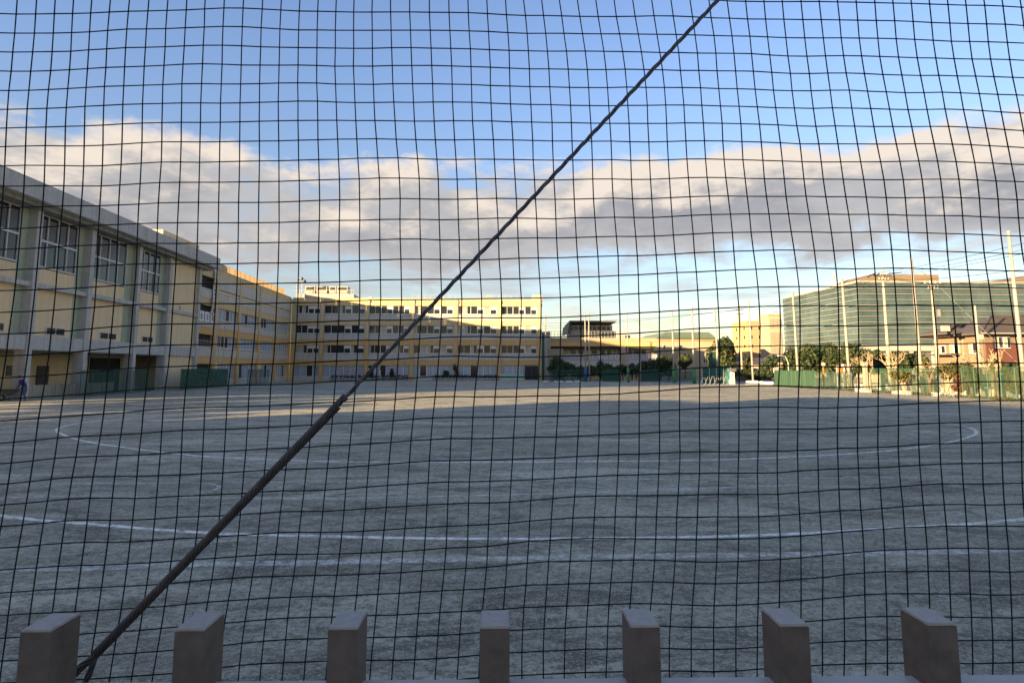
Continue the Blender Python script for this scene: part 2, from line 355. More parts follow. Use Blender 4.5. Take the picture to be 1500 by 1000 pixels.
struct(build('chalk_line_outer_lane', strip(spline(lane), 0.12), CHALKM, normals=False))
struct(build('chalk_line_cross', strip(spline([(-14, 12.95), (-9.46, 12.9), (-5.58, 12.82), (-2.73, 12.8), (2, 12.7), (7.23, 12.58), (14, 12.45)]), 0.10), CHALKF, normals=False))
struct(build('chalk_line_near', strip(spline([(-9, 7.45), (-5.42, 7.52), (-4.15, 7.55), (-3.18, 7.6), (-1.59, 7.58), (1.71, 7.6), (3.85, 7.55), (8, 7.5)]), 0.19), CHALKF, normals=False))
struct(build('chalk_line_corner', strip(spline([(-5.2, 11.6), (-4.95, 12.0), (-5.0, 12.4), (-5.35, 12.72)]), 0.09), CHALKF, normals=False))
struct(build('chalk_line_mid', strip(spline([(-12, 11.0), (-7.5, 11.6), (-3.0, 11.2), (1.5, 11.35), (6.5, 11.9)]), 0.10), CHALKF, normals=False))
struct(build('chalk_line_far', strip(spline([(-30, 60), (-8, 66), (14, 71), (30, 73)]), 0.12), CHALKF, normals=False))

# ------------------------------------------------------------------ foreground fence
FS = -0.043                                             # the fence runs slightly towards the viewer on the right
def fy(x): return 1.110 + FS * (x - 0.03)               # front of the posts
fence = thing('steel_fence', 'brown grey square post fence standing in front of the green net', 'fence', (0, 1.14, 0.78))
ang = math.atan(FS)
def fmap(x, d, z):                                      # x along the fence, d depth away from the viewer
    return (x * math.cos(ang) - d * math.sin(ang), 1.1113 + x * math.sin(ang) + d * math.cos(ang), z)
pw, pd = 0.0262, 0.074
for k in range(-9, 10):
    xc = 0.036 + 0.2645 * (k)
    m = MB(); m.box(xc - pw, xc + pw, 0, pd, 0.80, 1.8455, fmap)
    po = build('post', m, POSTM, fence)
    build('cap', MB().box(xc - pw, xc + pw, 0, pd, 1.8456, 1.8505, fmap), SKYLIT_TOPM, po, bevel=0.0018)  # thin slab added so the post top carries the painted skylight
bx('rail', -2.8, 2.8, 0.012, 0.056, 1.69, 1.738, RAILM, fence, fmap, bevel=0.002)
bx('rail', -2.8, 2.8, 0.012, 0.056, 0.86, 0.908, RAILM, fence, fmap, bevel=0.002)

# ------------------------------------------------------------------ ball net (one net of knotted cords)
NETD = 0.170
CELL = 0.0432
def net_point(i, j):
    """node of column i, row j in the net's own plane, with the slack of a hung net"""
    x = (i - 56) * CELL; z = 1.72 + (j - 0) * CELL
    xs = (x + 0.95) / 1.9; h = z - 2.43                 # xs 0..1 across the view, h height against its middle
    lean = (0.028 + 0.05 * xs) if h > 0 else 0.07 - 0.02 * xs
    hh = math.sqrt(h * h + 0.012) - 0.11
    x2 = x - lean * hh * 1.0
    sl = 0.044 - 0.012 * xs if z < 2.2 else 0.044 - 0.012 * xs - (z - 2.2) * (0.042 + 0.015 * xs)
    z2 = z + max(sl, -0.012) * x
    q = Vector((x * 2.6, z * 2.6, 0)); q2 = Vector((x * 6.5, z * 6.5, 4)); q3 = Vector((x * 21, z * 21, 8))
    x2 += 0.011 * noise.noise(q + Vector((11, 0, 0))) + 0.0034 * noise.noise(q2) + 0.0009 * noise.noise(q3)
    z2 += 0.012 * noise.noise(q + Vector((0, 7, 3))) + 0.0036 * noise.noise(q2 + Vector((5, 5, 5))) + 0.0010 * noise.noise(q3 + Vector((1, 2, 3)))
    d = NETD + 0.014 * noise.noise(q + Vector((3, 3, 9))) + 0.006
    return Vector(fmap(x2, d, z2))
def cord(mb, pts, r, n=5):
    k = len(pts); base = len(mb.v)
    for j, p in enumerate(pts):
        d = (pts[min(j + 1, k - 1)] - pts[max(j - 1, 0)]).normalized()
        u = Vector((0, 1, 0)); u = (u - d * u.dot(d)).normalized(); w = d.cross(u)
        rr = r * (0.92 + 0.16 * ((j * 37) % 10) / 10)
        for q in range(n):
            a = 2 * math.pi * q / n; mb.v.append(tuple(p + (u * math.cos(a) + w * math.sin(a)) * rr))
    for j in range(k - 1):
        for q in range(n):
            a = base + j * n + q; b = base + j * n + (q + 1) % n; mb.f.append((a, b, b + n, a + n)); mb.m.append(0)
NI, J0, J1 = 113, -22, 48
grid = {(i, j): net_point(i, j) for i in range(NI) for j in range(J0, J1)}
nm = MB()
for j in range(J0, J1): cord(nm, [grid[(i, j)] for i in range(NI)], 0.00138)
for i in range(NI): cord(nm, [grid[(i, j)] for j in range(J0, J1)], 0.00138)
for (i, j), p in grid.items():
    if 10 < i < 103 and j > -3:
        r = 0.0030; b = len(nm.v)
        for d in ((r, 0, 0), (-r, 0, 0), (0, r, 0), (0, -r, 0), (0, 0, r), (0, 0, -r)): nm.v.append((p.x + d[0], p.y + d[1], p.z + d[2]))
        for t in ((0, 2, 4), (2, 1, 4), (1, 3, 4), (3, 0, 4), (2, 0, 5), (1, 2, 5), (3, 1, 5), (0, 3, 5)): nm.f.append(tuple(b + q for q in t)); nm.m.append(0)
netroot = thing('ball_net', 'dark green square mesh ball net hanging across the whole view', 'net', (0, 1.3, 0.78))
build('mesh', nm, CORD, netroot, normals=False, smooth=True)

# ------------------------------------------------------------------ guy cable with its preformed grip
guy = thing('guy_cable', 'twisted steel guy cable running diagonally in front of the net', 'cable', (-0.9, 1.26, 1.5))
CD = 0.135
def cpt(px, py):                                        # a point of the cable's plane just in front of the net
    d = ray(px, py); n = Vector((-math.sin(ang), math.cos(ang), 0)); o = Vector(fmap(0, CD, 0)); o.z = H
    t = (o - Vector((0, 0, H))).dot(n) / d.dot(n); return Vector((0, 0, H)) + d * t
A = cpt(140, 958); B = cpt(505, 583); Ctop = cpt(1050, 2)
axis = (Ctop - A).normalized(); nrm = Vector((-math.sin(ang), math.cos(ang), 0)); side = axis.cross(nrm).normalized(); nrm2 = side.cross(axis)
def on_axis(t): 
    sag = 0.0
    if t < (B - A).length: pass
    return A + axis * t + side * sag
Bt = (B - A).dot(axis); off = (B - A) - axis * Bt      # the cable bends a hair where the grip ends
def centre(t):
    k = min(max(t / Bt, 0), 1) if t <= Bt else max(0, 1 - (t - Bt) / ((Ctop - A).length - Bt))
    return A + axis * t + off * k
def helix(t0, t1, R0, r, lay, ph, step=0.006, n=6, taper=0.0):
    m = MB(); k = int((t1 - t0) / step) + 1; pts = []
    for i in range(k + 1):
        t = t0 + (t1 - t0) * i / k; a = ph + 2 * math.pi * t / lay
        pts.append(centre(t) + side * (R0 * math.cos(a)) + nrm2 * (R0 * math.sin(a)))
    m.tube(pts, r, n); return m
LT = (Ctop - A).length + 0.9
for q in range(3): build('wire_strand', helix(-0.05, LT, 0.0025, 0.0023, 0.12, 2.0 + q * 2 * math.pi / 3, 0.008), STEEL, guy, smooth=True)
gl = [Bt + 0.004, Bt + 0.004, Bt - 0.001, Bt - 0.002, Bt + 0.002, Bt - 0.022, Bt - 0.024, Bt - 0.021, Bt - 0.026]
for q in range(9): build('grip_wire', helix(0.0, gl[q], 0.0071, 0.0020, 0.10, 1.0 + q * 2 * math.pi / 9, 0.005), STEELG, guy, smooth=True)
def leg(p_end, ph):
    P = [centre(0.012), centre(0.0) , cpt(*p_end[0]), cpt(*p_end[1]), cpt(*p_end[2])]
    path = spline(P, 16)
    m = MB()
    for q in range(4):
        pts = []; s = 0.0
        for i, p in enumerate(path):
            if i: s += (p - path[i - 1]).length
            d = (path[min(i + 1, len(path) - 1)] - path[max(i - 1, 0)]).normalized(); u = (nrm - d * nrm.dot(d)).normalized(); w = d.cross(u)
            a = ph + q * math.pi / 2 + 2 * math.pi * s / 0.10; pts.append(p + (u * math.cos(a) + w * math.sin(a)) * 0.0034)
        m.tube(pts, 0.0026, 6)
    return m
build('grip_leg', leg([(112, 980), (60, 1020), (-40, 1110)], 0.3), STEELG, guy, smooth=True)
build('grip_leg', leg([(128, 992), (90, 1050), (-10, 1150)], 1.1), STEELG, guy, smooth=True)

# ------------------------------------------------------------------ building with window bays, along a facade
def window(parent, M, s0, s1, z0, z1, style, d=-0.30):
    """aluminium window between s0..s1, z0..z1; frame is the part, panes its sub-parts"""
    w = s1 - s0; fr = MB(); t = 0.07
    fr.box(s0, s1, d - .05, d + .05, z1 - t, z1, M); fr.box(s0, s1, d - .05, d + .07, z0, z0 + t, M)
    fr.box(s0, s0 + t, d - .048, d + .048, z0 + t, z1 - t, M); fr.box(s1 - t, s1, d - .048, d + .048, z0 + t, z1 - t, M)
    n = max(2, round(w / 1.18)); cell = (w - 2 * t) / n; panes = []
    for k in range(n):
        a = s0 + t + k * cell; b = a + cell
        if k: fr.box(a - (.075 if k % 2 == 0 else .035), a + .035, d - .046, d + .046, z0 + t, z1 - t, M)
        special = style == 'class' and k in (n // 2, n - 1)
        if special:                                      # white ventilator panel over a small dark pane
            zm = z0 + (z1 - z0) * 0.58
            fr.box(a + .036, b - .07, d - .03, d + .03, zm, z1 - t - .002, M); fr.box(b - .16, b - .071, d - .03, d + .03, z0 + t, zm, M)
            panes.append((a + .036, b - .16, z0 + t, zm, GLASS))
        else:
            r = rng.random()
            m = GLASS if r < (0.72 if style == 'class' else 0.15) else (GLASS2 if style == 'class' else GLASSB)
            if style == 'class' and rng.random() < 0.22:  # a half drawn curtain
                h = a + (b - a) * rng.uniform(.35, .6); panes.append((a + .036, h, z0 + t, z1 - t, GLASS2)); panes.append((h, b - .036, z0 + t, z1 - t, GLASS))
            else: panes.append((a + .036, b - .036, z0 + t, z1 - t, m))
    f = build('window', fr, WHITE, parent)
    for a, b, c, e, m in panes: build('pane', MB().box(a, b, d - .012, d + .008, c, e, M), m, f)
    return f

def school(name, label, M, L, colS, top, heads, style_of, depth, org, first_open=False, cw=0.62):
    root = thing(name, label, 'building', org)
    body = MB(); body.box(0, L, -depth, -0.62, -0.02, top - 0.5, M); build('wall', body, CREAM, root)
    bx('roof', -0.02, L + 0.02, -depth - .02, -0.46, top - 0.5, top - 0.25, CONC, root, M)
    bx('parapet', 0.0, L, -0.46, 0.02, heads[0] + 0.002, top, CREAM if style_of != 'wing' else BEIGE, root, M)
    bx('coping', -0.03, L + .03, -0.5, 0.07, top + .002, top + .10, CONC, root, M)
    zs = heads + [0.0]
    for i, s in enumerate(colS):
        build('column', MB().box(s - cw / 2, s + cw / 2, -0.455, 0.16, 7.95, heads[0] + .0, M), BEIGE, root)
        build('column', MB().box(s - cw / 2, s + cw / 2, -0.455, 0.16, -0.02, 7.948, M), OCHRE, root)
        build('column_head', MB().box(s - cw / 2, s + cw / 2, 0.022, 0.16, heads[0] + .002, top - 0.15, M), BEIGE, root)
        if i % 1 == 0 and 0 < i < len(colS):
            p = MB(); p.tube([M(s + cw / 2 + .12, 0.10, -0.02), M(s + cw / 2 + .12, 0.10, top - 0.1)], 0.055, 6); p.box(s + cw / 2 + .04, s + cw / 2 + .2, 0.03, 0.2, top - 0.75, top - 0.35, M)
            build('drainpipe', p, CONC, root)
    for i in range(len(colS) - 1):
        a = colS[i] + cw / 2 + .003; b = colS[i + 1] - cw / 2 - .003
        for k, hd in enumerate(heads):
            sill = hd - 1.55 if k < 3 else 0.75
            # balcony panel below the sill and the beam band under it
            if k < 3:
                nx = heads[k + 1]
                build('balcony_panel', MB().box(a, b, -0.45, 0.06, nx + 0.92, sill - 0.22, M), PANEL, root)
                build('sill_rail', MB().box(a, b, -0.05, 0.05, sill - 0.11, sill - 0.02, M), WHITE, root)
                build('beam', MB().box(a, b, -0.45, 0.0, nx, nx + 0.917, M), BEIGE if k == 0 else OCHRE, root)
                build('slab_edge', MB().box(a, b, -0.6, -0.46, sill - 0.25, sill - 0.003, M), PANEL, root)
            else:
                build('balcony_panel', MB().box(a, b, -0.45, -0.1, -0.02, sill - .003, M), PANEL, root)
            if first_open and i == 0:
                build('opening', MB().box(a, b, -0.61, -0.47, sill, hd - .003, M), DARK, root)
                if k == 2:
                    rl = MB()
                    for q in range(12): ss = a + (b - a) * (q + .5) / 12; rl.box(ss - .02, ss + .02, -.3, -.26, sill, sill + .75, M)
                    rl.box(a, b, -.31, -.25, sill + .75, sill + .8, M); build('railing', rl, PANEL, root)
            else:
                window(root, M, a + .002, b - .002, sill + .002, hd - .004, 'class' if (k < 3 and style_of != 'wing') else 'curtain')
    return root

HEADS = [14.0, 10.3, 6.6, 2.85]
BX0 = atY(427, 500, 114).x; BX1 = atY(794.5, 500, 114).x
def MBLK(s, d, z): return (BX0 + s, 114 - d, z)
cols = [atY(px, 500, 114).x - BX0 for px in (428.5, 471, 537, 603, 667, 731, 790)]
block = school('school_building', 'four storey cream and ochre school building facing the field', MBLK, BX1 - BX0, cols, 15.3, HEADS, 'block', 13.0, (BX0, 114, 0))
WX = -34.45
WY0, WY1 = 75.6, 113.55
def MWNG(s, d, z): return (WX + d, WY0 + s, z)
wcols = [y - WY0 for y in (75.95, 81.5, 89.3, 97.5, 105.6, 113.2)]
wing = school('school_wing', 'shaded school wing joining the grey gymnasium to the cream main building', MWNG, WY1 - WY0 - .05, wcols, 15.3, HEADS, 'wing', 12.0, (WX, WY0, 0), first_open=True)
# grey upper panels above the wing's top windows
for i in range(1, 5):
    a = wcols[i] + .35; b = wcols[i + 1] - .35
    build('upper_panel', MB().box(a, b, .024, .07, 12.75, 14.35, MWNG), PANEL, wing)
    bx('beam', a, b, -.2, -.05, 11.9, 12.7, BEIGE, wing, MWNG)
# sunlit roof fence along the wing, roof railings
def roof_fence(name, label, p0, p1, h, z, n, material):
    r = thing(name, label, 'railing', (p0[0], p0[1], z))
    p0 = Vector((*p0, z)); p1 = Vector((*p1, z)); u = (p1 - p0) / n
    for i in range(n + 1):
        p = p0 + u * i; build('post', MB().tube([p, p + Vector((0, 0, h))], 0.035, 5), material, r)
    for hh in (h, h * .55, h * .15): build('rail', MB().tube([p0 + Vector((0, 0, hh)), p1 + Vector((0, 0, hh))], 0.03, 5), material, r)
    return r
wf = thing('rooftop_screen', 'cream panel screen along the edge of the shaded school wing roof', 'screen', (-35.5, 90, 15.05))
for i in range(18):
    y = 78 + i * 1.98
    build('panel', MB().box(-35.62, -35.56, y, y + 1.9, 15.06, 16.75), SCREENM, wf)
    build('post', MB().box(-35.69, -35.625, y - .04, y + .04, 15.06, 16.8), WFIN, wf)
roof_fence('roof_railing', 'thin pale railing along the sunlit roof of the main school building', (BX0 + 22, 115.0), (BX1 - 3.5, 115.0), 1.15, 15.05, 18, WFIN)
# rooftop plant on the main block
rp = thing('rooftop_unit_deck', 'cream rooftop plant deck with louvred units on the school roof', 'roof plant', (BX0 + 6, 117, 15.05))
x0 = atY(436, 430, 116).x; x1 = atY(519, 430, 116).x
build('deck', MB().box(x0, x1, 115.6, 121, 15.05, 16.35), WFIN, rp)
rl = MB()
for i in range(24): xx = x0 + (x1 - x0) * i / 23; rl.box(xx - .03, xx + .03, 115.62, 115.68, 16.352, 17.1)
rl.box(x0, x1, 115.60, 115.70, 17.1, 17.17); build('railing', rl, WFIN, rp)
for a, b in ((447, 461.5), (463.5, 478.5), (482, 492), (493.5, 509)):
    xa = atY(a, 425, 117).x; xb = atY(b, 425, 117).x
    u = build('louvred_unit', MB().box(xa, xb, 117, 119.5, 16.352, 18.0), WFIN, rp)
    build('louvre', MB().box(xa + .2, xb - .2, 116.95, 116.998, 17.2, 17.8), DARK, u)
for px, w, h in ((713, 1.0, 1.3), (780, 1.9, 1.5), (540, .8, .8)):
    xa = atY(px, 430, 116.5).x
    tag(build('rooftop_box', MB().box(xa, xa + w, 116, 118, 15.06, 15.06 + h), WFIN, bevel=.03), {713: 'narrow cream box behind the thin roof railing', 780: 'wide cream stair hatch at the roof end of the main school building', 540: 'low cream box beside the rooftop plant deck'}[px], 'roof box')
# loudspeaker mast and aerial
sp = thing('loudspeaker_mast', 'horn loudspeakers on a mast above the school roof corner', 'loudspeaker', (*atY(442.5, 430, 116)[:2], 15.1))
mx = atY(442.5, 420, 115.2).x
build('mast', MB().tube([(mx, 115.2, 15.05), (mx, 115.2, 18.9)], .06, 6), CONC, sp)
for dx, dy, dz, c in ((-1, -.3, .35, 0), (.1, -1, .3, 1), (.8, -.6, -.15, 1)):
    d = Vector((dx, dy, 0)).normalized(); c0 = Vector((mx, 115.2, 18.75 + dz))
    build('horn', MB().tube([c0, c0 + d * .35, c0 + d * .75], [.10, .13, .34], 10), DGREY if c else WFIN, sp, smooth=True)
ax = atY(434.5, 420, 115.2).x
am = MB(); am.tube([(ax, 115.2, 15.05), (ax, 115.2, 18.4)], .035, 5)
for zz, w in ((18.3, .5), (17.6, .9), (16.9, .8)): am.box(ax - w, ax + w, 115.18, 115.22, zz, zz + .03)
tag(build('television_aerial', am, CONC), 'thin television aerial beside the horn loudspeakers', 'aerial')

# ------------------------------------------------------------------ gymnasium
GX, GWALL = -33.0, -33.62
gy = thing('gymnasium', 'grey concrete gymnasium with tall windows over an open porch', 'building', (GX, 58, 0))
GY0, GY1 = 40.3, 75.0
cy_ = [(40.3, 40.9), (46.35, 46.95), (52.85, 53.4), (60.2, 60.75), (66.2, 66.75), (73.2, 73.75)]
bx('upper_wall', -52, GWALL - .25, GY0, GY1, 3.7, 14.6, GYMC, gy)
bx('inner_wall', -52, -37.4, GY0, GY1, -.02, 3.697, GYMC, gy)
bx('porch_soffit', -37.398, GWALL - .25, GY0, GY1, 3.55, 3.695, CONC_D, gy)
bx('eave_beam', -52, -31.85, 39.6, 75.9, 14.5, 15.85, CONC, gy, bevel=.03)
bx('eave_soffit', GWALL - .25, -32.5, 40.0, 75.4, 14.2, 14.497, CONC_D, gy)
for a, b in cy_:
    build('column', MB().box(GWALL - .25, GX, a, b, -.02, 14.2), CONC, gy, bevel=.02)
for i in range(5):
    a = cy_[i][1] + .003; b = cy_[i + 1][0] - .003; W = b - a
    build('ledge', MB().box(GWALL - .24, GX - .12, a, b, 8.35, 8.70), CONC, gy)
    build('ground_floor_beam', MB().box(GWALL - .24, GX - .1, a, b, 3.66, 4.72), CONC, gy)
    if i == 4:
        build('wall_panel', MB().box(GWALL - .24, GX - .35, a, b, 8.703, 14.19), GYMC, gy)
        build('wall_panel', MB().box(GWALL - .24, GX - .35, a, b, 4.723, 8.347), GYMC, gy)
        build('wall_panel', MB().box(GWALL - .24, GX - .35, a, b, -.02, 3.657), GYMC, gy)
        lb = MB(); lb.box(GX - .347, GX - .2, a + 2.6, a + 2.95, 8.9, 9.35); build('wall_lamp', lb, FRAMEG, gy)
        continue
    gs = a + W * .83; w0 = a + W * .03; w1 = gs - .05
    build('green_panel', MB().box(GWALL - .24, GWALL + .02, gs, b, 8.703, 14.19), GREENP, gy)
    build('green_panel', MB().box(GWALL - .24, GWALL + .02, a, w0 - .03, 8.703, 14.19), GREENP, gy)
    build('green_panel', MB().box(GWALL - .24, GWALL + .02, gs, b, 4.723, 8.347), GREENP, gy)
    build('wall_panel', MB().box(GWALL - .24, GWALL + .03, w0 - .027, gs - .003, 8.703, 9.95), GYMC, gy)
    build('wall_panel', MB().box(GWALL - .24, GWALL + .03, a, gs - .003, 4.723, 8.347), GYMC, gy)
    build('panel_joint', MB().box(GWALL + .021, GWALL + .04, gs, b, 12.02, 12.1), CONC, gy)
    # tall window: frame with 4 x 2 panes
    fr = MB(); z0, z1, zt = 10.0, 14.15, 12.08; xf0, xf1 = GWALL - .1, GWALL + .1
    for zz, t in ((z0, .12), (z1 - .1, .1), (zt - .09, .18)): fr.box(xf0, xf1 + .02, w0, w1, zz, zz + t)
    n = 4; cw = (w1 - w0) / n
    for k in range(n + 1):
        yy = w0 + k * cw
        for za, zb in ((z0 + .121, zt - .091), (zt + .091, z1 - .101)): fr.box(xf0, xf1, max(w0, yy - .05), min(w1, yy + .05), za, zb)
    f = build('window', fr, FRAMEG, gy)
    for k in range(n):
        for za, zb in ((z0 + .12, zt - .09), (zt + .09, z1 - .1)):
            build('pane', MB().box(GWALL - .02, GWALL + .01, w0 + k * cw + .05, w0 + (k + 1) * cw - .05, za, zb), GLASS, f)
    # little floor-level louvre window in the middle storey
    lv = MB(); lv.box(GWALL + .031, GWALL + .09, a + W * .34, a + W * .72, 4.9, 5.5); v = build('vent_frame', lv, FRAMEG, gy)
    for k in range(2): build('pane', MB().box(GWALL + .091, GWALL + .10, a + W * (.36 + .18 * k), a + W * (.52 + .18 * k), 4.96, 5.44), GLASS, v)
    # porch: doors and dark openings in the inner wall
    if i in (1, 2): build('door', MB().box(-37.398, -37.3, a + .5, a + 1.9, 0.0, 2.5), BROWN, gy)
    if i == 1: build('notice_board', MB().box(-37.398, -37.3, a + 3.6, a + 4.5, 1.7, 2.5), DGREY, gy)
    if i == 3: build('opening', MB().box(-37.398, -37.28, a + .2, b - .4, 0.0, 3.3), DARK, gy)
build('rooftop_stair_house', MB().box(-46, -36.5, 71.0, 80.2, 15.9, 18.35), GYMC, gy)
lw = thing('block_wall', 'low pale concrete block wall between the gymnasium porch columns', 'wall', (GX, 50, 0))
for k in range(26):
    y = 47.1 + k * .41
    if 52.5 < y + .2 < 53.5: continue
    build('block', MB().box(GX - .42, GX - .12, y, y + .38, -.02, 1.02 + .02 * rng.random()), PALEWALL, lw)

# ------------------------------------------------------------------ mesh fences by the gym and wing
def mesh_fence(name, label, p0, p1, h, n, screen, frame=GREENF, wires=0):
    r = thing(name, label, 'fence', (p0[0], p0[1], 0)); a = Vector((*p0, 0)); b = Vector((*p1, 0)); u = (b - a) / n
    for i in range(n + 1):
        p = a + u * i; build('post', MB().tube([p - Vector((0, 0, .02)), p + Vector((0, 0, h))], .03, 6), frame, r)
    build('top_rail', MB().tube([a + Vector((0, 0, h)), b + Vector((0, 0, h))], .028, 6), frame, r)
    build('bottom_rail', MB().tube([a + Vector((0, 0, .12)), b + Vector((0, 0, .12))], .022, 6), frame, r)
    d = u.normalized(); s = Vector((-d.y, d.x, 0)) * .006
    for i in range(n):
        p = a + u * i + d * .03; q = a + u * (i + 1) - d * .03; m = MB(); K = 5
        lo, hi = Vector((0, 0, .13)), Vector((0, 0, h - .03))
        if screen is not None:
            c = [p - s + lo, q - s + lo, q + s + lo, p + s + lo, p - s + hi, q - s + hi, q + s + hi, p + s + hi]; m.hexa(c)
            build('screen', m, screen, r)
        else:
            K = max(3, int((q - p).length / .12))
            for k in range(1, K): x = p + (q - p) * k / K; m.tube([x + lo, x + hi], .008, 4)
            build('bars', m, frame, r)
    return r
f0 = (-31.4, 50.2); f1 = (-31.2, 60.2)
mesh_fence('mesh_fence', 'green mesh fence standing along the gymnasium porch', f0, f1, 2.1, 7, GREENW)
p0 = atZ(267, 571); p1 = atZ(330, 565.5)
mesh_fence('mesh_fence', 'dark green screened fence around the flagpoles by the school wing', (-30.9, 65.5), (-30.9, 77.5), 2.2, 6, GREEND)
mesh_fence('mesh_fence', 'small green mesh fence at the far end of the shaded school wing', (-31.2, 85.0), (-31.2, 93.5), 2.1, 5, GREENW)
for k, (yy, px) in enumerate(((76.3, 0), (77.8, 1), (79.3, 2))):
    r = thing('flagpole', 'slim grey flagpole standing behind the dark green screened fence', 'flagpole', (-32.3, yy, 0), 'flagpoles by the school wing')
    build('pole', MB().tube([(-32.3, yy, -.02), (-32.3, yy, 9.2)], [.06, .035], 8), PANEL, r); build('finial', MB().ball((-32.3, yy, 9.25), .08), WFIN, r)
bn = thing('hanging_banner', 'long white vertical banner hung beside the open stairwell of the wing', 'banner', (WX + .3, 80.9, 8))
b_ = MB()
pts = [(WX + .30 + .10 * math.sin(i * .9), 80.65 - .1 * max(0, i - 6), 15.2 - i * .52) for i in range(13)]
for i in range(12):
    (xa, ya, za), (xb, yb, zb) = pts[i], pts[i + 1]; w = .75
    b_.hexa([(xa, ya - w, za), (xa, ya, za), (xa - .01, ya, za), (xa - .01, ya - w, za), (xb, yb - w, zb), (xb, yb, zb), (xb - .01, yb, zb), (xb - .01, yb - w, zb)])
build('cloth', b_, WHITE, bn)
ink = MB()
for i in range(1, 12):
    xa, ya, za = pts[i]
    for q in range(3):
        z = za - .08 - q * .12; ink.box(xa + .012 + .06, xa + .02 + .06, ya - .62 + .1 * rng.random(), ya - .12 - .1 * rng.random(), z - .03, z + .02)
    ink.box(xa + .075, xa + .083, ya - .42, ya - .34, za - .4, za)
build('lettering', ink, INK, bn)
sb = thing('sign_boards', 'white lettered boards on the open balcony rail of the wing', 'sign', (WX, 78.7, 8.2))
for k in range(3):
    y = 76.5 + k * 1.6
    b = build('board', MB().box(WX + .10, WX + .14, y, y + 1.35, 8.15, 9.45), WHITE, sb)
    m = MB()
    for q in range(3): m.box(WX + .141, WX + .15, y + .3, y + 1.0, 8.5 + q * .24, 8.57 + q * .24)
    m.box(WX + .142, WX + .151, y + .6, y + .7, 8.4, 9.2); build('lettering', m, BLUEW if k == 1 else INK, b)

# ------------------------------------------------------------------ foliage
def foliage(lobes, n, size, seed, flat=1.0):
    r = random.Random(seed); mb = MB(); tot = sum(a * b * c for _, (a, b, c) in lobes)
    for (cx, cy, cz), (a, b, c) in lobes:
        k = max(20, int(n * a * b * c / tot))
        for _ in range(k):
            v = Vector((r.gauss(0, 1), r.gauss(0, 1), r.gauss(0, 1))).normalized(); rad = r.random() ** 0.42
            rad *= 0.86 + 0.28 * noise.noise(v * 2.3 + Vector((cx, cy, cz)))
            p = Vector((cx + v.x * a * rad, cy + v.y * b * rad, cz + v.z * c * rad))
            nn = (v + Vector((r.gauss(0, .7), r.gauss(0, .7), r.gauss(0, .7) + .3))).normalized(); u = nn.orthogonal().normalized(); w = nn.cross(u)
            th = r.random() * 6.28; u, w = u * math.cos(th) + w * math.sin(th), w * math.cos(th) - u * math.sin(th)
            s = size * r.uniform(.6, 1.3)
            mb.face([p - u * s, p - w * s * .55 + nn * s * .12, p + u * s, p + w * s * .55 + nn * s * .12])
    return mb
def tree(name, label, x, y, h, rx, rz, material, seed, n=1500, size=.22, trunk=.14, base=0.0, nl=7, group=None, low=0.28, bark=BARK):
    r = random.Random(seed); t = thing(name, label, 'tree' if 'tree' in name else 'shrub', (x, y, base), group)
    lobes = []
    zc = base + h - rz
    for k in range(nl):
        a = 6.28 * k / nl + r.random(); q = r.uniform(.25, .62); zz = zc + rz * r.uniform(-.55, .6); s = r.uniform(.42, .62)
        lobes.append(((x + math.cos(a) * rx * q, y + math.sin(a) * rx * q, zz), (rx * s, rx * s, rz * s * .85)))
    lobes.append(((x, y, zc + rz * .35), (rx * .5, rx * .5, rz * .6)))
    tr = MB(); tr.tube([(x, y, base - .1), (x + .05 * h * (r.random() - .5), y, base + h * .3), (x, y, zc + rz * .3)], [trunk, trunk * .75, trunk * .25], 7)
    for c, s in lobes[:nl]:
        st = Vector((x, y, base + max(.3, (zc - rz - base) * .8 + rz * .3)))
        tr.tube([st, (st + Vector(c)) / 2 + Vector((0, 0, -.1)), c], [trunk * .45, trunk * .3, trunk * .1], 5)
    build('trunk', tr, bark, t)
    build('crown', foliage(lobes, n, size, seed), material, t, normals=False)
    return t
def px_tree(name, label, px, Y, ytop, ybase, wpx, material, seed, **k):
    p = atY(px, ybase, Y); top = atY(px, ytop, Y).z; rx = wpx / 2 * Y / FPX
    b = k.pop('base', 0.0); frac = k.pop('frac', .42)
    return tree(name, label, p.x, Y, top - b, rx, (top - b) * frac, material, seed, base=b, **k)
def bare_tree(name, label, x, y, h, seed, bark=BARKP, spread=.55, group=None, leaves=0):
    r = random.Random(seed); t = thing(name, label, 'tree', (x, y, 0), group); tr = MB(); br = MB(); tips = []
    fork = Vector((x + r.uniform(-.1, .1), y, h * .38))
    tr.tube([(x, y, -.1), (x + r.uniform(-.12, .12), y, h * .2), fork], [.19, .16, .15], 7)
    def grow(p, d, ln, rad, lev):
        q = p + d * ln * .5 + Vector((r.gauss(0, .06), r.gauss(0, .06), 0)) * ln; e = p + d * ln + Vector((r.gauss(0, .08), r.gauss(0, .08), 0)) * ln
        br.tube([p, q, e], [rad, rad * .8, rad * .62], 5); tips.append(e)
        if lev == 0: return
        for _ in range(r.choice((2, 3, 3))):
            nd = (d + Vector((r.gauss(0, spread), r.gauss(0, spread), r.uniform(-.05, .5)))).normalized(); grow(e, nd, ln * r.uniform(.5, .8), rad * .58, lev - 1)
    for k in range(4):
        a = 6.28 * k / 4 + r.random(); grow(fork, Vector((math.cos(a) * .6, math.sin(a) * .6, 1)).normalized(), h * .26, .11, 3)
    build('trunk', tr, bark, t); build('branches', br, bark, t)
    if leaves:
        lo = [((p.x, p.y, p.z), (.35, .35, .3)) for p in tips[::2]]; build('crown', foliage(lo, leaves, .13, seed), LEAF3, t, normals=False)
    return t

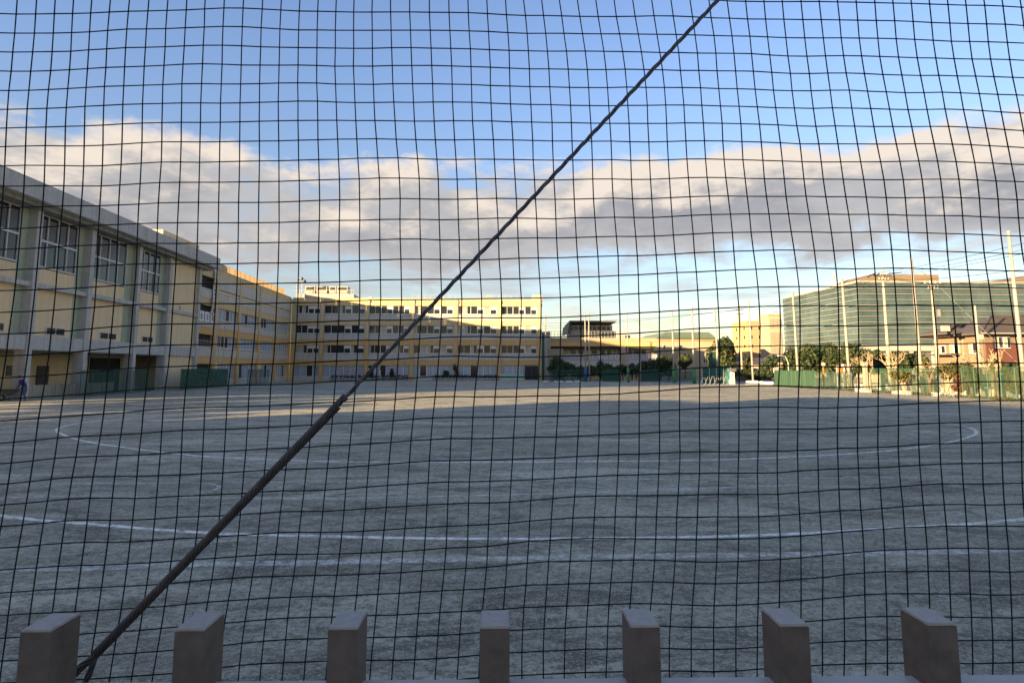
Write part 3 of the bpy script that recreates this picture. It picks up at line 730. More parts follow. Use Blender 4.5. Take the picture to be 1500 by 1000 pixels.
# ------------------------------------------------------------------ in front of the main block
FB = 112.2
def planter(label, pa, pb, seed):
    xa = atY(pa, 555, FB).x; xb = atY(pb, 555, FB).x
    r = thing('planter_bed', label, 'planter', ((xa + xb) / 2, FB, 0))
    n = int((xb - xa) / .62); w = (xb - xa) / n
    for k in range(n): build('block', MB().box(xa + k * w, xa + (k + 1) * w - .02, FB - .6, FB - .42, -.02, .52 + .02 * rng.random()), CONC_D, r)
    bx('soil', xa + .05, xb - .05, FB - .41, FB + .5, 0, .46, BARK, r)
    lobes = [((xa + .4 + k * .7, FB, .75), (.55, .42, .42)) for k in range(int((xb - xa) / .7))]
    build('hedge', foliage(lobes, 1400, .12, seed), HEDGE, r, normals=False); return r
planter('planter bed of dark red hedge behind the striped goals', 484, 598, 3)
planter('planter bed of dark red hedge beside the pale green board', 634, 731, 5)
def goal(label, pa, pb):
    xa = atY(pa, 555, 109.5).x; xb = atY(pb, 555, 109.5).x; r = thing('ball_goal', label, 'goal', ((xa + xb) / 2, 109.5, 0)); h = 2.1
    for nm, a, b in (('post', Vector((xa, 109.5, 0)), Vector((xa, 109.5, h))), ('post', Vector((xb, 109.5, 0)), Vector((xb, 109.5, h))), ('crossbar', Vector((xa + .08, 109.5, h)), Vector((xb - .08, 109.5, h)))):
        n = 8 if nm == 'post' else 12; m = MB()
        for k in range(n):
            p = a + (b - a) * k / n; q = a + (b - a) * (k + 1) / n; m.box(min(p.x, q.x) - (.06 if nm == 'post' else 0), max(p.x, q.x) + (.06 if nm == 'post' else 0), 109.44, 109.56, min(p.z, q.z) - (0 if nm == 'post' else .06), max(p.z, q.z) + (0 if nm == 'post' else .06), mi=k % 2)
        build(nm, m, [WHITE, REDP], r, normals=True)
    for x in (xa, xb): build('brace', MB().tube([(x, 109.55, h), (x, 110.6, .05), (x, 109.55, .05)], .03, 5), CONC, r)
    return r
goal('red and white striped goal before the first hedge planter', 496, 523)
goal('red and white striped goal partly behind the diagonal cable', 530, 557)
px_tree('conifer_tree', 'small dark conical tree between the two hedge planters', 574, 112.0, 538, 556, 9, LEAF, 31, n=700, size=.14, nl=6, frac=.46)
px_tree('conifer_tree', 'taller pointed evergreen tree beside the round clipped bush', 668, 112.0, 533, 556, 10, LEAF2, 32, n=800, size=.14, nl=6, frac=.46)
px_tree('clipped_bush', 'round clipped bush at the end of the second hedge planter', 653.5, 112.0, 541, 556, 12, LEAF, 33, n=700, size=.11, nl=7, frac=.45)
px_tree('low_bush', 'low dark bush half behind the diagonal cable', 543, 112.0, 546, 557, 9, LEAF, 34, n=450, size=.12, nl=5, frac=.45)
xa, xb = atY(733, 555, 110.5).x, atY(766.5, 555, 110.5).x
r = thing('green_board', 'pale green board barrier standing before the school entrance', 'barrier', (xa, 110.5, 0))
for k in range(3):
    w = (xb - xa) / 3; build('panel', MB().box(xa + k * w, xa + (k + 1) * w - .03, 110.45, 110.52, .05, 1.28), PALEG, r)
for x in (xa + .1, xb - .1): build('leg', MB().box(x - .05, x + .05, 110.53, 110.8, 0, 1.2), PALEG, r)
xa, xb = atY(769, 550, 113.3).x, atY(788, 550, 113.3).x
en = thing('entrance_door', 'dark recessed entrance with a green pole beside the pale green board', 'door', (xa, 113.5, 0))
build('leaf', MB().box(xa, xa + 1.15, 113.50, 113.58, .1, 2.7), DARK, en); build('leaf', MB().box(xa + 1.18, xb, 113.50, 113.58, .1, 2.7), DARK, en)
build('pole', MB().tube([(xa + 1.3, 113.0, 0), (xa + 1.3, 113.0, 2.3)], .06, 6), GREENF, en); bx('step', xa - .2, xb, 112.7, 113.49, -.02, .12, CONC, en)
# thin posts in front of the block (lamp standards and a board frame)
for px, yt, lab in ((706, 518, 'thin grey post before the curtained ground floor windows'), (636, 518, 'thin grey post above the low clipped bush')):
    p = atY(px, 556, 111.2); zt = atY(px, yt, 111.2).z
    tag(build('slim_post', MB().tube([(p.x, 111.2, -.02), (p.x, 111.2, zt), (p.x + .1, 111.2, zt + .1)], .05, 6), CONC), lab, 'post')
# cars / benches are absent: a bike stand lies by the wing
bs = thing('bicycle_rack', 'white bicycle rack hoops at the foot of the shaded wing', 'bicycle rack', (-32.2, 95, 0))
for k in range(7):
    y = 92 + k * .8; build('hoop', MB().tube([(-32.4, y, 0), (-32.4, y, .7), (-32.4, y + .25, .85), (-32.4, y + .5, .7), (-32.4, y + .5, 0)], .03, 5), WHITE, bs)
for y, lab in ((81.9, 'small lit yellow lamp on the first column of the wing'), (97.9, 'small lit yellow lamp on the third column of the wing')):
    tag(build('wall_lamp', MB().box(WX + .17, WX + .29, y - .28, y + .28, 2.2, 3.0), mat('lamp_glass_%d' % int(y), (.75, .6, .25), .3)), lab, 'lamp')

# ------------------------------------------------------------------ pavilion (pool building) right of the main block
PV = 120.0
def pvx(px): return atY(px, 500, PV).x
def pvz(py): return atY(880, py, PV).z
pav = thing('pavilion_building', 'low ochre pavilion with a balcony and a butterfly roof penthouse', 'building', (pvx(880), PV, 0))
bx('wall', pvx(806), pvx(961), PV + 1.6, PV + 16, -.02, pvz(507.5), CREAM, pav)
bx('fascia', pvx(806), pvx(961), PV - .2, PV + 16.2, pvz(507), pvz(501), OCHRE, pav)
bx('parapet', pvx(806), pvx(961), PV - .25, PV + 16.25, pvz(501) + .003, pvz(495), CREAMW, pav)
bx('end_pier', pvx(795), pvx(805.8), PV - .5, PV + 10, -.02, pvz(486), CONC, pav)
bx('balcony_slab', pvx(806), pvx(961), PV - .3, PV + 1.597, pvz(537), pvz(528.5), PANEL, pav)
for a, b in ((826, 858), (861, 908.5), (916, 961)):
    bx('balcony_panel', pvx(a), pvx(b), PV - .29, PV - .2, pvz(528.3), pvz(519.3), LAV, pav)
    n = max(4, int((b - a) / 5)); m = MB()
    for k in range(n + 1): xx = pvx(a + (b - a) * k / n); m.box(xx - .04, xx + .04, PV - .33, PV - .291, pvz(528.3), pvz(519))
    m.box(pvx(a), pvx(b), PV - .34, PV - .28, pvz(519) + .002, pvz(518.4)); build('railing', m, PANEL, pav)
for a, b in ((909, 915.8),):
    bx('pillar', pvx(a), pvx(b), PV - .36, PV + 1.59, -.02, pvz(507.2), CREAMW, pav)
for a, b, mm in ((836, 846, GLASS), (847.5, 857, GLASS), (868, 878, GLASS), (879.5, 889, GLASS), (890.5, 899, GLASS), (900, 906, OCHRE), (919, 929, GLASS), (930.5, 940, GLASS), (941.5, 950, GLASS), (952, 960, OCHRE), (851, 857, OCHRE)):
    z0, z1 = pvz(527), pvz(511)
    fr = MB(); xa, xb = pvx(a), pvx(b)
    fr.box(xa, xb, PV + 1.5, PV + 1.597, z1 - .12, z1); fr.box(xa, xa + .12, PV + 1.5, PV + 1.597, z0, z1 - .121); fr.box(xb - .12, xb, PV + 1.5, PV + 1.597, z0, z1 - .121)
    if (a, b) == (851, 857): continue
    f = build('window', fr, WHITE, pav); build('pane', MB().box(xa + .121, xb - .121, PV + 1.54, PV + 1.58, z0, z1 - .125), mm, f)
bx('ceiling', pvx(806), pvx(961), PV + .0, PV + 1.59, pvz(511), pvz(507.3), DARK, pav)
bx('stair_panel', pvx(802), pvx(825), PV - .55, PV - .4, .2, pvz(511), PALEWALL, pav)
sgn = thing('letter_boards', 'row of white single letter boards hung on the pavilion balcony', 'sign', (pvx(885), PV - .4, pvz(525)))
glyph = [((.2, .8, .5), (.2, .8, .2)), ((.15, .85, .78), (.15, .85, .55), (.15, .85, .2)), ((.2, .8, .7), (.2, .8, .3)), ((.15, .85, .8), (.3, .7, .5)), ((.2, .8, .65), (.25, .75, .25)), ((.35, .7, .8), (.35, .7, .6), (.35, .7, .45))]
for k, px in enumerate((863.5, 869.5, 876.5, 884, 892, 900)):
    xa, xb = pvx(px), pvx(px + 4.8); z0, z1 = pvz(526), pvz(519.4)
    b = build('board', MB().box(xa, xb, PV - .42, PV - .36, z0, z1), WHITE, sgn)
    m = MB(); W = xb - xa; Hh = z1 - z0
    for (u0, u1, v) in glyph[k]: m.box(xa + u0 * W, xa + u1 * W, PV - .43, PV - .421, z0 + v * Hh - .05, z0 + v * Hh + .05)
    m.box(xa + (.5 if k != 1 else .2) * W - .05, xa + (.5 if k != 1 else .2) * W + .05, PV - .432, PV - .423, z0 + .2 * Hh, z0 + .8 * Hh)
    build('letter', m, INK, b)
# penthouse with the butterfly roof
PH = PV + 7
ph = thing('roof_penthouse', 'rooftop penthouse with upturned grey roof and a row of windows', 'penthouse', (pvx(866), PH, pvz(495)))
def hx(px): return atY(px, 480, PH).x
def hz(py): return atY(866, py, PH).z
zb = pvz(495) - .05
bx('wall', hx(838), hx(897), PH, PH + 8, zb, hz(476), PANEL, ph)
m = MB(); fx0, fx1 = atY(834.5, 469, PH - 4).x, atY(903, 469, PH - 4).x; zf = atY(866, 469.5, PH - 4).z
m.hexa([(fx0, PH - 4, zf - .25), (fx1, PH - 4, zf - .25), (hx(897) + .4, PH + 8.2, hz(476) + .0), (hx(838) - .4, PH + 8.2, hz(476) + .0),
        (fx0, PH - 4, zf), (fx1, PH - 4, zf), (hx(897) + .4, PH + 8.2, hz(476) + .4), (hx(838) - .4, PH + 8.2, hz(476) + .4)]); build('roof', m, DGREY, ph)
m = MB(); a0 = hx(829)
m.hexa([(a0, PH - 2.2, zb + 1.2), (a0 + .3, PH - 2.2, zb + 1.2), (a0 + .3, PH + 6, zb + 1.2), (a0, PH + 6, zb + 1.2), (fx0, PH - 4, zf - .3), (fx0 + .3, PH - 4, zf - .3), (fx0 + .3, PH + 6, zf - .9), (fx0, PH + 6, zf - .9)]); build('side_fin', m, DGREY, ph)
for k in range(8):
    px = 841 + k * 6.8; z0, z1 = hz(483.3), hz(478.2)
    f = build('window', MB().box(hx(px) - .08, hx(px + 5.2) + .08, PH - .06, PH - .002, z0 - .1, z1 + .1), WHITE, ph)
    build('pane', MB().box(hx(px), hx(px + 5.2), PH - .09, PH - .062, z0, z1), GLASS, f)
bx('lower_wall', hx(838) - .5, hx(897) + .5, PH - .9, PH - .1, zb, hz(485), WFIN, ph)
roof_fence('roof_railing', 'pale steel railing round the pavilion roof terrace', (pvx(803), PV + .4), (pvx(911), PV + .4), 1.35, pvz(495), 22, WFIN)
for k, (px, Y, w, h) in enumerate(((905, 124, 1.6, 1.4), (911, 126, 1.8, .9))):
    m = MB().box(atY(px, 490, Y).x, atY(px, 490, Y).x + w, Y, Y + 1.2, pvz(495) - .04, pvz(495) + h)
    tag(build('condenser_unit', m, WFIN, bevel=.04), ('tall' if k == 0 else 'low') + ' white air condenser beside the penthouse on the pavilion roof', 'air unit')

# ------------------------------------------------------------------ far buildings
GH = 155.0
def gx(px): return atY(px, 500, GH).x
def gz(py): return atY(1000, py, GH).z
hall = thing('green_roof_hall', 'cream hall with a weathered green roof behind the net poles', 'building', (gx(1000), GH, 0))
bx('wall', gx(944), gx(1051), GH, GH + 30, -.05, gz(496), CREAMW, hall); bx('cornice', gx(963), gx(1051.5), GH - .3, GH + 30.3, gz(499), gz(497), YELL, hall)
m = MB(); zr0, zr1 = gz(496) + .003, gz(484.5)
m.hexa([(gx(962), GH - .5, zr0), (gx(1050), GH - .5, zr0), (gx(1050), GH + 30, zr0), (gx(962), GH + 30, zr0), (gx(985), GH + 5, zr1), (gx(1050), GH + 5, zr1), (gx(1050), GH + 25, zr1), (gx(985), GH + 25, zr1)])
build('roof', m, GROOF, hall)
for k in range(22):
    xx = gx(986 + k * 3.0); build('roof_seam', MB().tube([(xx - .2, GH - .5, zr0 + .05), (xx, GH + 5, zr1 + .05)], .08, 4), GROOF, hall)
for px, y0, y1 in ((971, 505, 512), (995.5, 505, 512), (996, 522, 528), (1029, 522, 532)):
    f = build('window', MB().box(gx(px), gx(px + 3), GH - .08, GH - .003, gz(y1), gz(y0)), WHITE, hall); build('pane', MB().box(gx(px) + .06, gx(px + 3) - .06, GH - .1, GH - .082, gz(y1) + .06, gz(y0) - .06), GLASS, f)
YB = 190.0
def yx(px): return atY(px, 500, YB).x
def yz(py): return atY(1090, py, YB).z
yb = thing('yellow_apartment_block', 'yellow and rose apartment block with small windows beyond the trees', 'building', (yx(1090), YB, 0))
YD = 11.6
bx('wall', yx(1096) + .3, yx(1116), YB, YB + YD, -.05, yz(472), ROSE, yb); bx('side_cladding', yx(1096), yx(1096) + .297, YB + .2, YB + YD, -.05, yz(472), YELL, yb)
bx('parapet', yx(1096) - .2, yx(1116), YB - .2, YB + YD + .2, yz(472) + .003, yz(470), YELL, yb)
rf = MB(); xa = yx(1097)
for p, q in (((xa, YB + 7, yz(470)), (xa, YB + 7, yz(463))), ((xa, YB + 9, yz(470)), (xa, YB + 9, yz(463))), ((xa, YB + 7, yz(463)), (xa, YB + 9, yz(463)))): rf.tube([p, q], .12, 5)
build('roof_frame', rf, CREAMW, yb)
for px, ys in ((1100, (478, 491, 504, 518)), (1111, (478, 491, 504, 518))):
    for y in ys:
        f = build('window', MB().box(yx(px), yx(px + 2.4), YB - .10, YB - .003, yz(y + 5), yz(y)), WFIN, yb); build('pane', MB().box(yx(px) + .06, yx(px + 2.4) - .06, YB - .13, YB - .102, yz(y + 5) + .06, yz(y) - .06), GLASS, f)
for yy in (YB + 1.8, YB + 7.6):
    for y in (478, 491, 504, 518):
        xs_ = yx(1096); f = build('window', MB().box(xs_ - .10, xs_ - .003, yy, yy + 1.1, yz(y + 5), yz(y)), WFIN, yb); build('pane', MB().box(xs_ - .13, xs_ - .102, yy + .06, yy + 1.04, yz(y + 5) + .06, yz(y) - .06), GLASS, f)
WB = 172.0
def wx(px): return atY(px, 500, WB).x
def wz(py): return atY(1130, py, WB).z
wb = thing('cream_stair_building', 'cream building with grey louvre panels beside the glass office', 'building', (wx(1130), WB, 0))
bx('wall', wx(1127), wx(1146.5), WB, WB + 5.8, -.05, wz(462), CREAMW, wb)
bx('parapet', wx(1127) - .2, wx(1146.5) + .2, WB - .3, WB + 6.1, wz(462) + .003, wz(459.5), CREAMW, wb)
for y0, y1 in ((467, 480), (487, 503), (508, 520)):
    for k in range(3):
        a = 1128.5 + k * 5.8; build('louvre_panel', MB().box(wx(a), wx(a + 5.4), WB - .15, WB - .003, wz(y1), wz(y0)), LOUVRE, wb)
for y in range(466, 540, 6): build('tile_joint', MB().box(wx(1127) - .03, wx(1127) - .004, WB + .1, WB + 5.7, wz(y), wz(y) + .08), LOUVRE, wb)
build('roof_lamp', MB().tube([(wx(1140), WB + 2, wz(459.5)), (wx(1140), WB + 2, wz(455)), (wx(1147), WB + 2, wz(455.5))], .1, 5), DGREY, wb)
# teal glass office
OY = 200.0
OX = atY(1259, 450, OY).x; OXR = atY(1720, 450, OY).x; OYB = 252.0
def oz(py): return atY(1259, py, OY).z
of = thing('glass_office', 'wide teal glass office block banded with white fins', 'building', (OX, OY, 0))
ztop, zbot = oz(413), oz(504)
bx('core', OX + .6, OXR - .6, OY + .6, OYB - .6, -.05, ztop - .3, DGREY, of)
NBAND = 11; dz = (ztop - zbot) / NBAND
for k in range(NBAND):
    z0 = zbot + k * dz; z1 = z0 + dz * .80
    n = 26; w = (OXR - OX) / n; m = MB()
    for q in range(n): m.box(OX + q * w + .03, OX + (q + 1) * w - .03, OY + .25, OY + .45, z0, z1)
    build('glass_band', m, TEALGL, of)
    n2 = 10; w2 = (OYB - OY) / n2; m = MB()
    for q in range(n2): m.box(OX + .25, OX + .45, OY + .46 + q * w2, OY + (q + 1) * w2 + .4, z0, z1)
    build('glass_band', m, TEALGL, of)
    m = MB(); m.box(OX - .25, OXR, OY - .25, OY + .5, z1 + dz * .05, z1 + dz * .14); m.box(OX - .25, OX + .5, OY + .501, OYB, z1 + dz * .05, z1 + dz * .14)
    build('white_fin', m, FINM, of)
bx('roof_edge', OX - .3, OXR, OY - .3, OYB, ztop, ztop + .5, WFIN, of)
bx('soffit_band', OX - 1, OXR, OY - 1.0, OYB, zbot - 2.3, zbot - .6, WFIN, of)
for k in range(14): build('ground_pillar', MB().box(OX + k * 8 + 1, OX + k * 8 + 2, OY - .5, OY + .4, -.05, zbot - 2.31), WFIN, of)
def rb(pa, pb, y0, Y, lab):
    xa, xb = atY(pa, 410, Y).x, atY(pb, 410, Y).x; z1 = atY(pa, y0, Y).z; return build(lab, MB().box(xa, xb, Y, Y + 16, ztop + .5, z1), HOUSEW, of)
m = MB(); Yr = 214; xs = [atY(p, 405, Yr).x for p in (1243, 1278, 1375)]; zz = [ztop + .51, atY(1278, 401.5, Yr).z]
m.hexa([(xs[0], Yr, zz[0]), (xs[2], Yr, zz[0]), (xs[2], Yr + 18, zz[0]), (xs[0], Yr + 18, zz[0]), (xs[1], Yr, zz[1]), (xs[2], Yr, zz[1]), (xs[2], Yr + 18, zz[1]), (xs[1], Yr + 18, zz[1])]); build('roof_plant_screen', m, HOUSEW, of)
m = MB(); xs = [atY(p, 405, Yr).x for p in (1450, 1500, 1650)]; z1 = atY(1500, 404, Yr).z
m.hexa([(xs[0], Yr, zz[0]), (xs[2], Yr, zz[0]), (xs[2], Yr + 18, zz[0]), (xs[0], Yr + 18, zz[0]), (xs[1], Yr, z1), (xs[2], Yr, z1), (xs[2], Yr + 18, z1), (xs[1], Yr + 18, z1)]); build('roof_plant_screen', m, HOUSEW, of)
xx = atY(1222, 405, 222).x; build('roof_mast', MB().tube([(xx, 222, ztop), (xx, 222, atY(1222, 400, 222).z)], .5, 6), WFIN, of)
build('roof_tank', MB().ball((atY(1356, 400, 214).x, 216, atY(1356, 401, 214).z), 1.2, 1.2, .8), WFIN, of)

# ------------------------------------------------------------------ house at the right
HY = 66.0
def ox(px, Y=HY): return atY(px, 500, Y).x
def ozz(py, Y=HY): return atY(1430, py, Y).z
hs = thing('tiled_house', 'two storey house with brown hipped roof and brick red siding', 'house', (ox(1430), HY, 0))
HX = ox(1437); HXR = ox(1560); HD = 7.2
bx('wall', HX + .3, HXR, HY + .2, HY + HD, -.05, ozz(488), HOUSEW, hs)
bx('side_wall', HX, HX + .297, HY - .2, HY + HD, -.05, ozz(488), HOUSEW, hs)
bx('brick_wall', HX + .3, HXR, HY - .3, HY + .197, -.05, ozz(503), BRICK, hs)
bx('upper_wall', HX + .3, HXR, HY - .25, HY + .197, ozz(503) + .003, ozz(488), HOUSEW, hs)
bx('porch_roof', HX - 1.3, HX - .01, HY + 2.6, HY + HD, ozz(519), ozz(516.5), ROOFB, hs)
def hip(name, xa, xb, ya, yb, ze, zr, xr0, xr1, yr):
    m = MB(); m.face([(xa, ya, ze), (xb, ya, ze), (xr1, yr, zr), (xr0, yr, zr)]); m.face([(xb, yb, ze), (xa, yb, ze), (xr0, yr, zr), (xr1, yr, zr)])
    m.face([(xa, yb, ze), (xa, ya, ze), (xr0, yr, zr)]); m.face([(xb, ya, ze), (xb, yb, ze), (xr1, yr, zr)])
    m.face([(xa, ya, ze - .22), (xa, yb, ze - .22), (xb, yb, ze - .22), (xb, ya, ze - .22)])
    for (p, q) in (((xa, ya), (xb, ya)), ((xb, ya), (xb, yb)), ((xb, yb), (xa, yb)), ((xa, yb), (xa, ya))): m.face([(*p, ze - .22), (*q, ze - .22), (*q, ze), (*p, ze)])
    o = build(name, m, ROOFB, hs)
    n = 14
    for k in range(1, n):
        t = k / n; a = Vector((xa, ya, ze)).lerp(Vector((xr0, yr, zr)), t); b = Vector((xb, ya, ze)).lerp(Vector((xr1, yr, zr)), t)
        build('tile_course', MB().tube([a + Vector((0, 0, .03)), b + Vector((0, 0, .03))], .045, 4), ROOFB, o)
    for p, q in (((xa, ya, ze), (xr0, yr, zr)), ((xb, ya, ze), (xr1, yr, zr)), ((xr0, yr, zr), (xr1, yr, zr))): build('ridge', MB().tube([Vector(p) + Vector((0, 0, .05)), Vector(q) + Vector((0, 0, .05))], .12, 6), ROOFB, o)
hip('roof', HX - 1.0, HXR + 1, HY - 1.3, HY + HD + 1.0, ozz(489) + .1, atY(1450, 463, HY + 3.2).z, atY(1452, 463, HY + 3.2).x, atY(1500, 463, HY + 3.2).x, HY + 3.2)
hip('roof', HX - 1.9, HX + 3.5, HY + 2.4, HY + HD + .6, ozz(489) + .32, ozz(472), HX + .2, HX + 2.2, HY + 4.6)
for (a, b, y0, y1) in ((1453, 1464, 493, 510), (1466, 1476, 493, 510), (1484, 1492, 494, 502)):
    f = build('window', MB().box(ox(a), ox(b), HY - .36, HY - .303, ozz(y1), ozz(y0)), WHITE, hs)
    for q in range(2):
        xa = ox(a + (b - a) * q / 2) + .06; xb = ox(a + (b - a) * (q + 1) / 2) - .06; build('pane', MB().box(xa, xb, HY - .39, HY - .362, ozz(y1) + .07, ozz(y0) - .07), GLASS if q else GLASS2, f)
for (a, b, z0, z1) in ((.6, 1.7, 4.0, 5.2), (3.2, 4.6, 4.0, 5.2), (5.3, 6.6, 4.1, 5.1), (1.0, 2.2, 1.0, 2.2)):
    f = build('window', MB().box(HX - .08, HX - .003, HY + a, HY + b, z0, z1), WHITE, hs)
    for q in range(2):
        ya = HY + a + (b - a) * q / 2 + .05; build('pane', MB().box(HX - .10, HX - .082, ya, ya + (b - a) / 2 - .1, z0 + .07, z1 - .07), GLASS2 if q else GLASS, f)
for yy in (2.45, 2.95): build('downpipe', MB().box(HX - .12, HX - .004, HY + yy, HY + yy + .16, 0, ozz(489) - .4), LOUVRE, hs)
build('eave_gutter', MB().tube([(HX - 1.0, HY - 1.38, ozz(489)), (HXR + 1, HY - 1.38, ozz(489))], .07, 6), WFIN, hs)

# ------------------------------------------------------------------ tall net poles round the field
def net_pole(px, ptop, Y, label, group=None, wrap=None, r=.15, lean=0.0, hb=2.3):
    p = atY(px, 540, Y); zt = atY(px, ptop, Y).z; x = p.x
    t = thing('net_pole', label, 'pole', (x, Y, 0), group)
    build('shaft', MB().tube([(x + lean, Y, -.05), (x + lean * .5, Y, zt * .5), (x, Y, zt)], [r, r * .88, r * .72], 10), NETPOLE, t, smooth=True)
    build('cap', MB().tube([(x, Y, zt), (x, Y, zt + .08)], [r * .8, r * .5], 10), CONC, t)
    if wrap: build('padding', MB().tube([(x + lean, Y, 0), (x + lean * .8, Y, hb)], r + .10, 12), wrap, t, smooth=True)
    return (x, Y, zt)
RL = {1496: 'tall white net pole beside the brick red end of the tiled house', 1347: 'tall white net pole before the beige end of the tiled house', 1241.5: 'tall white net pole before the front corner of the glass office', 1167: 'tall white net pole before the receding side of the glass office', 1101: 'tall white net pole before the yellow and rose apartment block'}
RGP = 'net poles behind the roadside green fence'
tops = []
XR = 38.9
for px, pt in ((1496, 340), (1347, 380), (1241.5, 408), (1167, 427), (1101, 440)):
    Y = XR / ((px - 697) / 880); tops.append(net_pole(px, pt, Y, RL[px], RGP, lean=.15))
ttl = [net_pole(1050, 451, 93, 'white net pole rising behind the teal sheeting', r=.15, lean=.3)]
bp = []
for px, pt, Y, lab, wr, rr in ((1016.5, 450, 88.5, 'net pole with green padding beside the teal sheeting', GREENPAD, .17), (987, 456, 94, 'net pole with green padding between two dark green screens', GREENPAD, .16),
        (938, 458, 101, 'plain net pole behind the dark green screen', None, .12), (920, 456, 97, 'slim net pole with a green painted foot', GREENPAD, .11),
        (863.5, 458, 101, 'grey topped net pole next to the blue padded pole', None, .13), (858, 461, 103.5, 'net pole with bright blue padding at its foot', BLUEW, .14), (799.5, 461, 104, 'net pole at the right end of the cream school block', None, .12)):
    bp.append(net_pole(px, pt, Y, lab, None, wr, rr))
pA = bp[6]
m = MB(); m.box(pA[0] - .75, pA[0] - .3, 104.2, 104.3, .6, 8.4)
tag(build('rolled_net', MB().tube([(pA[0] - .45, 104.1, .2), (pA[0] - .45, 104.1, 4), (pA[0] - .42, 104.1, 8.2)], [.2, .26, .2], 9), GREEND, smooth=True), 'tall rolled dark green net hanging at the end of the cream school block', 'net')
def wire(name, label, a, b, sag, r, m, cat='cable', group=None, n=14):
    a = Vector(a); b = Vector(b); P = [a.lerp(b, k / n) - Vector((0, 0, sag * 4 * (k / n) * (1 - k / n))) for k in range(n + 1)]
    return tag(build(name, MB().tube(P, r, 4), m), label, cat, group)
seq = tops + ttl + [bp[0], bp[1], bp[2], bp[4], bp[5], bp[6]]
for a, b in zip(seq[:-1], seq[1:]): wire('head_cable', 'thin pale head cable strung between two net pole tops', (a[0], a[1], a[2] - .1), (b[0], b[1], b[2] - .1), .12, .014, NETPOLE, group='net head cables')
ex = (tops[0][0] + .3, tops[0][1] - 10, tops[0][2] + .3)
# gathered net on the back line
m = MB(); a = Vector(atY(925, 469, 100)); b = Vector(bp[1]) - Vector((0, 0, 1)); c = Vector(bp[0]) - Vector((0, 0, .3)); K = 16
path = [a.lerp(b, k / K) - Vector((0, 0, .9 * 4 * (k / K) * (1 - k / K) * .5)) for k in range(K)] + [b.lerp(c, k / 8) for k in range(9)]
for k in range(len(path) - 1):
    h0 = .25 + 1.2 * math.sin(math.pi * min(1, k / (len(path) - 1))); h1 = .25 + 1.2 * math.sin(math.pi * min(1, (k + 1) / (len(path) - 1)))
    p, q = path[k], path[k + 1]; y = Vector((0, .03, 0))
    m.hexa([p - y - Vector((0, 0, h0)), q - y - Vector((0, 0, h1)), q + y - Vector((0, 0, h1)), p + y - Vector((0, 0, h0)), p - y, q - y, q + y, p + y])
tag(build('gathered_net', m, SWAG), 'pale green net gathered in a swag between two padded poles', 'net')

# thin short pole leaning at the right
p = atY(1437, 546, 47.0); q = atY(1428, 446, 47.0)
t = thing('lamp_pole', 'slender white pole leaning in front of the brick red house', 'pole', (p.x, 47, 0)); build('shaft', MB().tube([(p.x + .1, 47, -.05), (p.x, 47, p.z), (q.x, 47, q.z)], [.10, .095, .07], 8), NETPOLE, t); build('meter_box', MB().box(q.x - .1 + .15, q.x + .35, 46.8, 47.1, atY(1430, 497, 47).z, atY(1430, 490, 47).z), WFIN, t)

# utility poles and wires
def utility(px, ptop, Y, label, arms):
    p = atY(px, 540, Y); x = p.x; zt = atY(px, ptop, Y).z; t = thing('utility_pole', label, 'utility pole', (x, Y, 0))
    build('shaft', MB().tube([(x, Y, -.05), (x, Y, zt)], [.22, .13], 10), POLEC, t, smooth=True)
    for k, (dz, w) in enumerate(arms):
        arm = build('crossarm', MB().box(x - w, x + w, Y - .22, Y - .13, zt - dz, zt - dz + .12), DGREY, t)
        for q in range(4): xx = x - w + .15 + q * (2 * w - .3) / 3; build('insulator', MB().tube([(xx, Y - .17, zt - dz + .12), (xx, Y - .17, zt - dz + .4)], [.09, .06], 7), WFIN, arm)
    return x, Y, zt, t
u1 = utility(1302.5, 395, 78, 'concrete utility pole with a wide crossarm beyond the roadside trees', ((.9, 1.5), (1.5, .8)))
for dx in (-2.6, -1.4, 1.3, 2.3): build('transformer_lug', MB().tube([(u1[0] + dx * .5, 77.7, u1[2] - .55), (u1[0] + dx, 77.4, u1[2] - .8 + .15 * dx)], .07, 5), BLACK, u1[3])
u2 = utility(1374.5, 413, 66, 'concrete utility pole standing at the corner of the tiled house', ((.3, 1.1), (.9, .7)))
build('transformer', MB().tube([(u2[0] + .4, 65.7, 8.2), (u2[0] + .4, 65.7, 9.0)], .28, 10), DGREY, u2[3]); build('box', MB().box(u2[0] + .5, u2[0] + 1.4, 65.5, 65.8, 6.5, 7.1), WFIN, u2[3])
u3 = utility(1087, 447, 128, 'distant brown utility pole before the yellow apartment block', ((1.0, .9), (2.0, .9)))
WG = 'power lines over the roadside'
WL_ = 'thin dark power line slung from the utility poles'
far_r = [atY(1640, y, 45) for y in (318, 330, 338, 372)]
for k, (dz, fr) in enumerate(((.45, 0), (.75, 1), (.9, 2), (1.5, 3))):
    wire('power_line', WL_, (u1[0] + (k - 1.5) * .6, 77.8, u1[2] - dz), far_r[k], .5, .022, BLACK, 'wire', WG)
    wire('power_line', WL_, (u1[0] + (k - 1.5) * .6, 77.8, u1[2] - dz), (u3[0] + (k - 1.5) * .5, 127.8, u3[2] - dz * .8), .8, .022, BLACK, 'wire', WG)
for k in range(3):
    wire('power_line', WL_, (u2[0] + (k - 1) * .7, 65.8, u2[2] - .2), atY(1640, 386 + 7 * k, 44), .4, .02, BLACK, 'wire', WG)
    wire('power_line', WL_, (u2[0] + (k - 1) * .7, 65.8, u2[2] - .2), (u1[0] + (k - 1) * .7, 77.8, u1[2] - .9), .2, .02, BLACK, 'wire', WG)
    wire('power_line', WL_, (u3[0] + (k - 1) * .6, 127.8, u3[2] - 1), (u3[0] - 60, 165, u3[2] - 4 + k), .8, .03, BLACK, 'wire', WG)
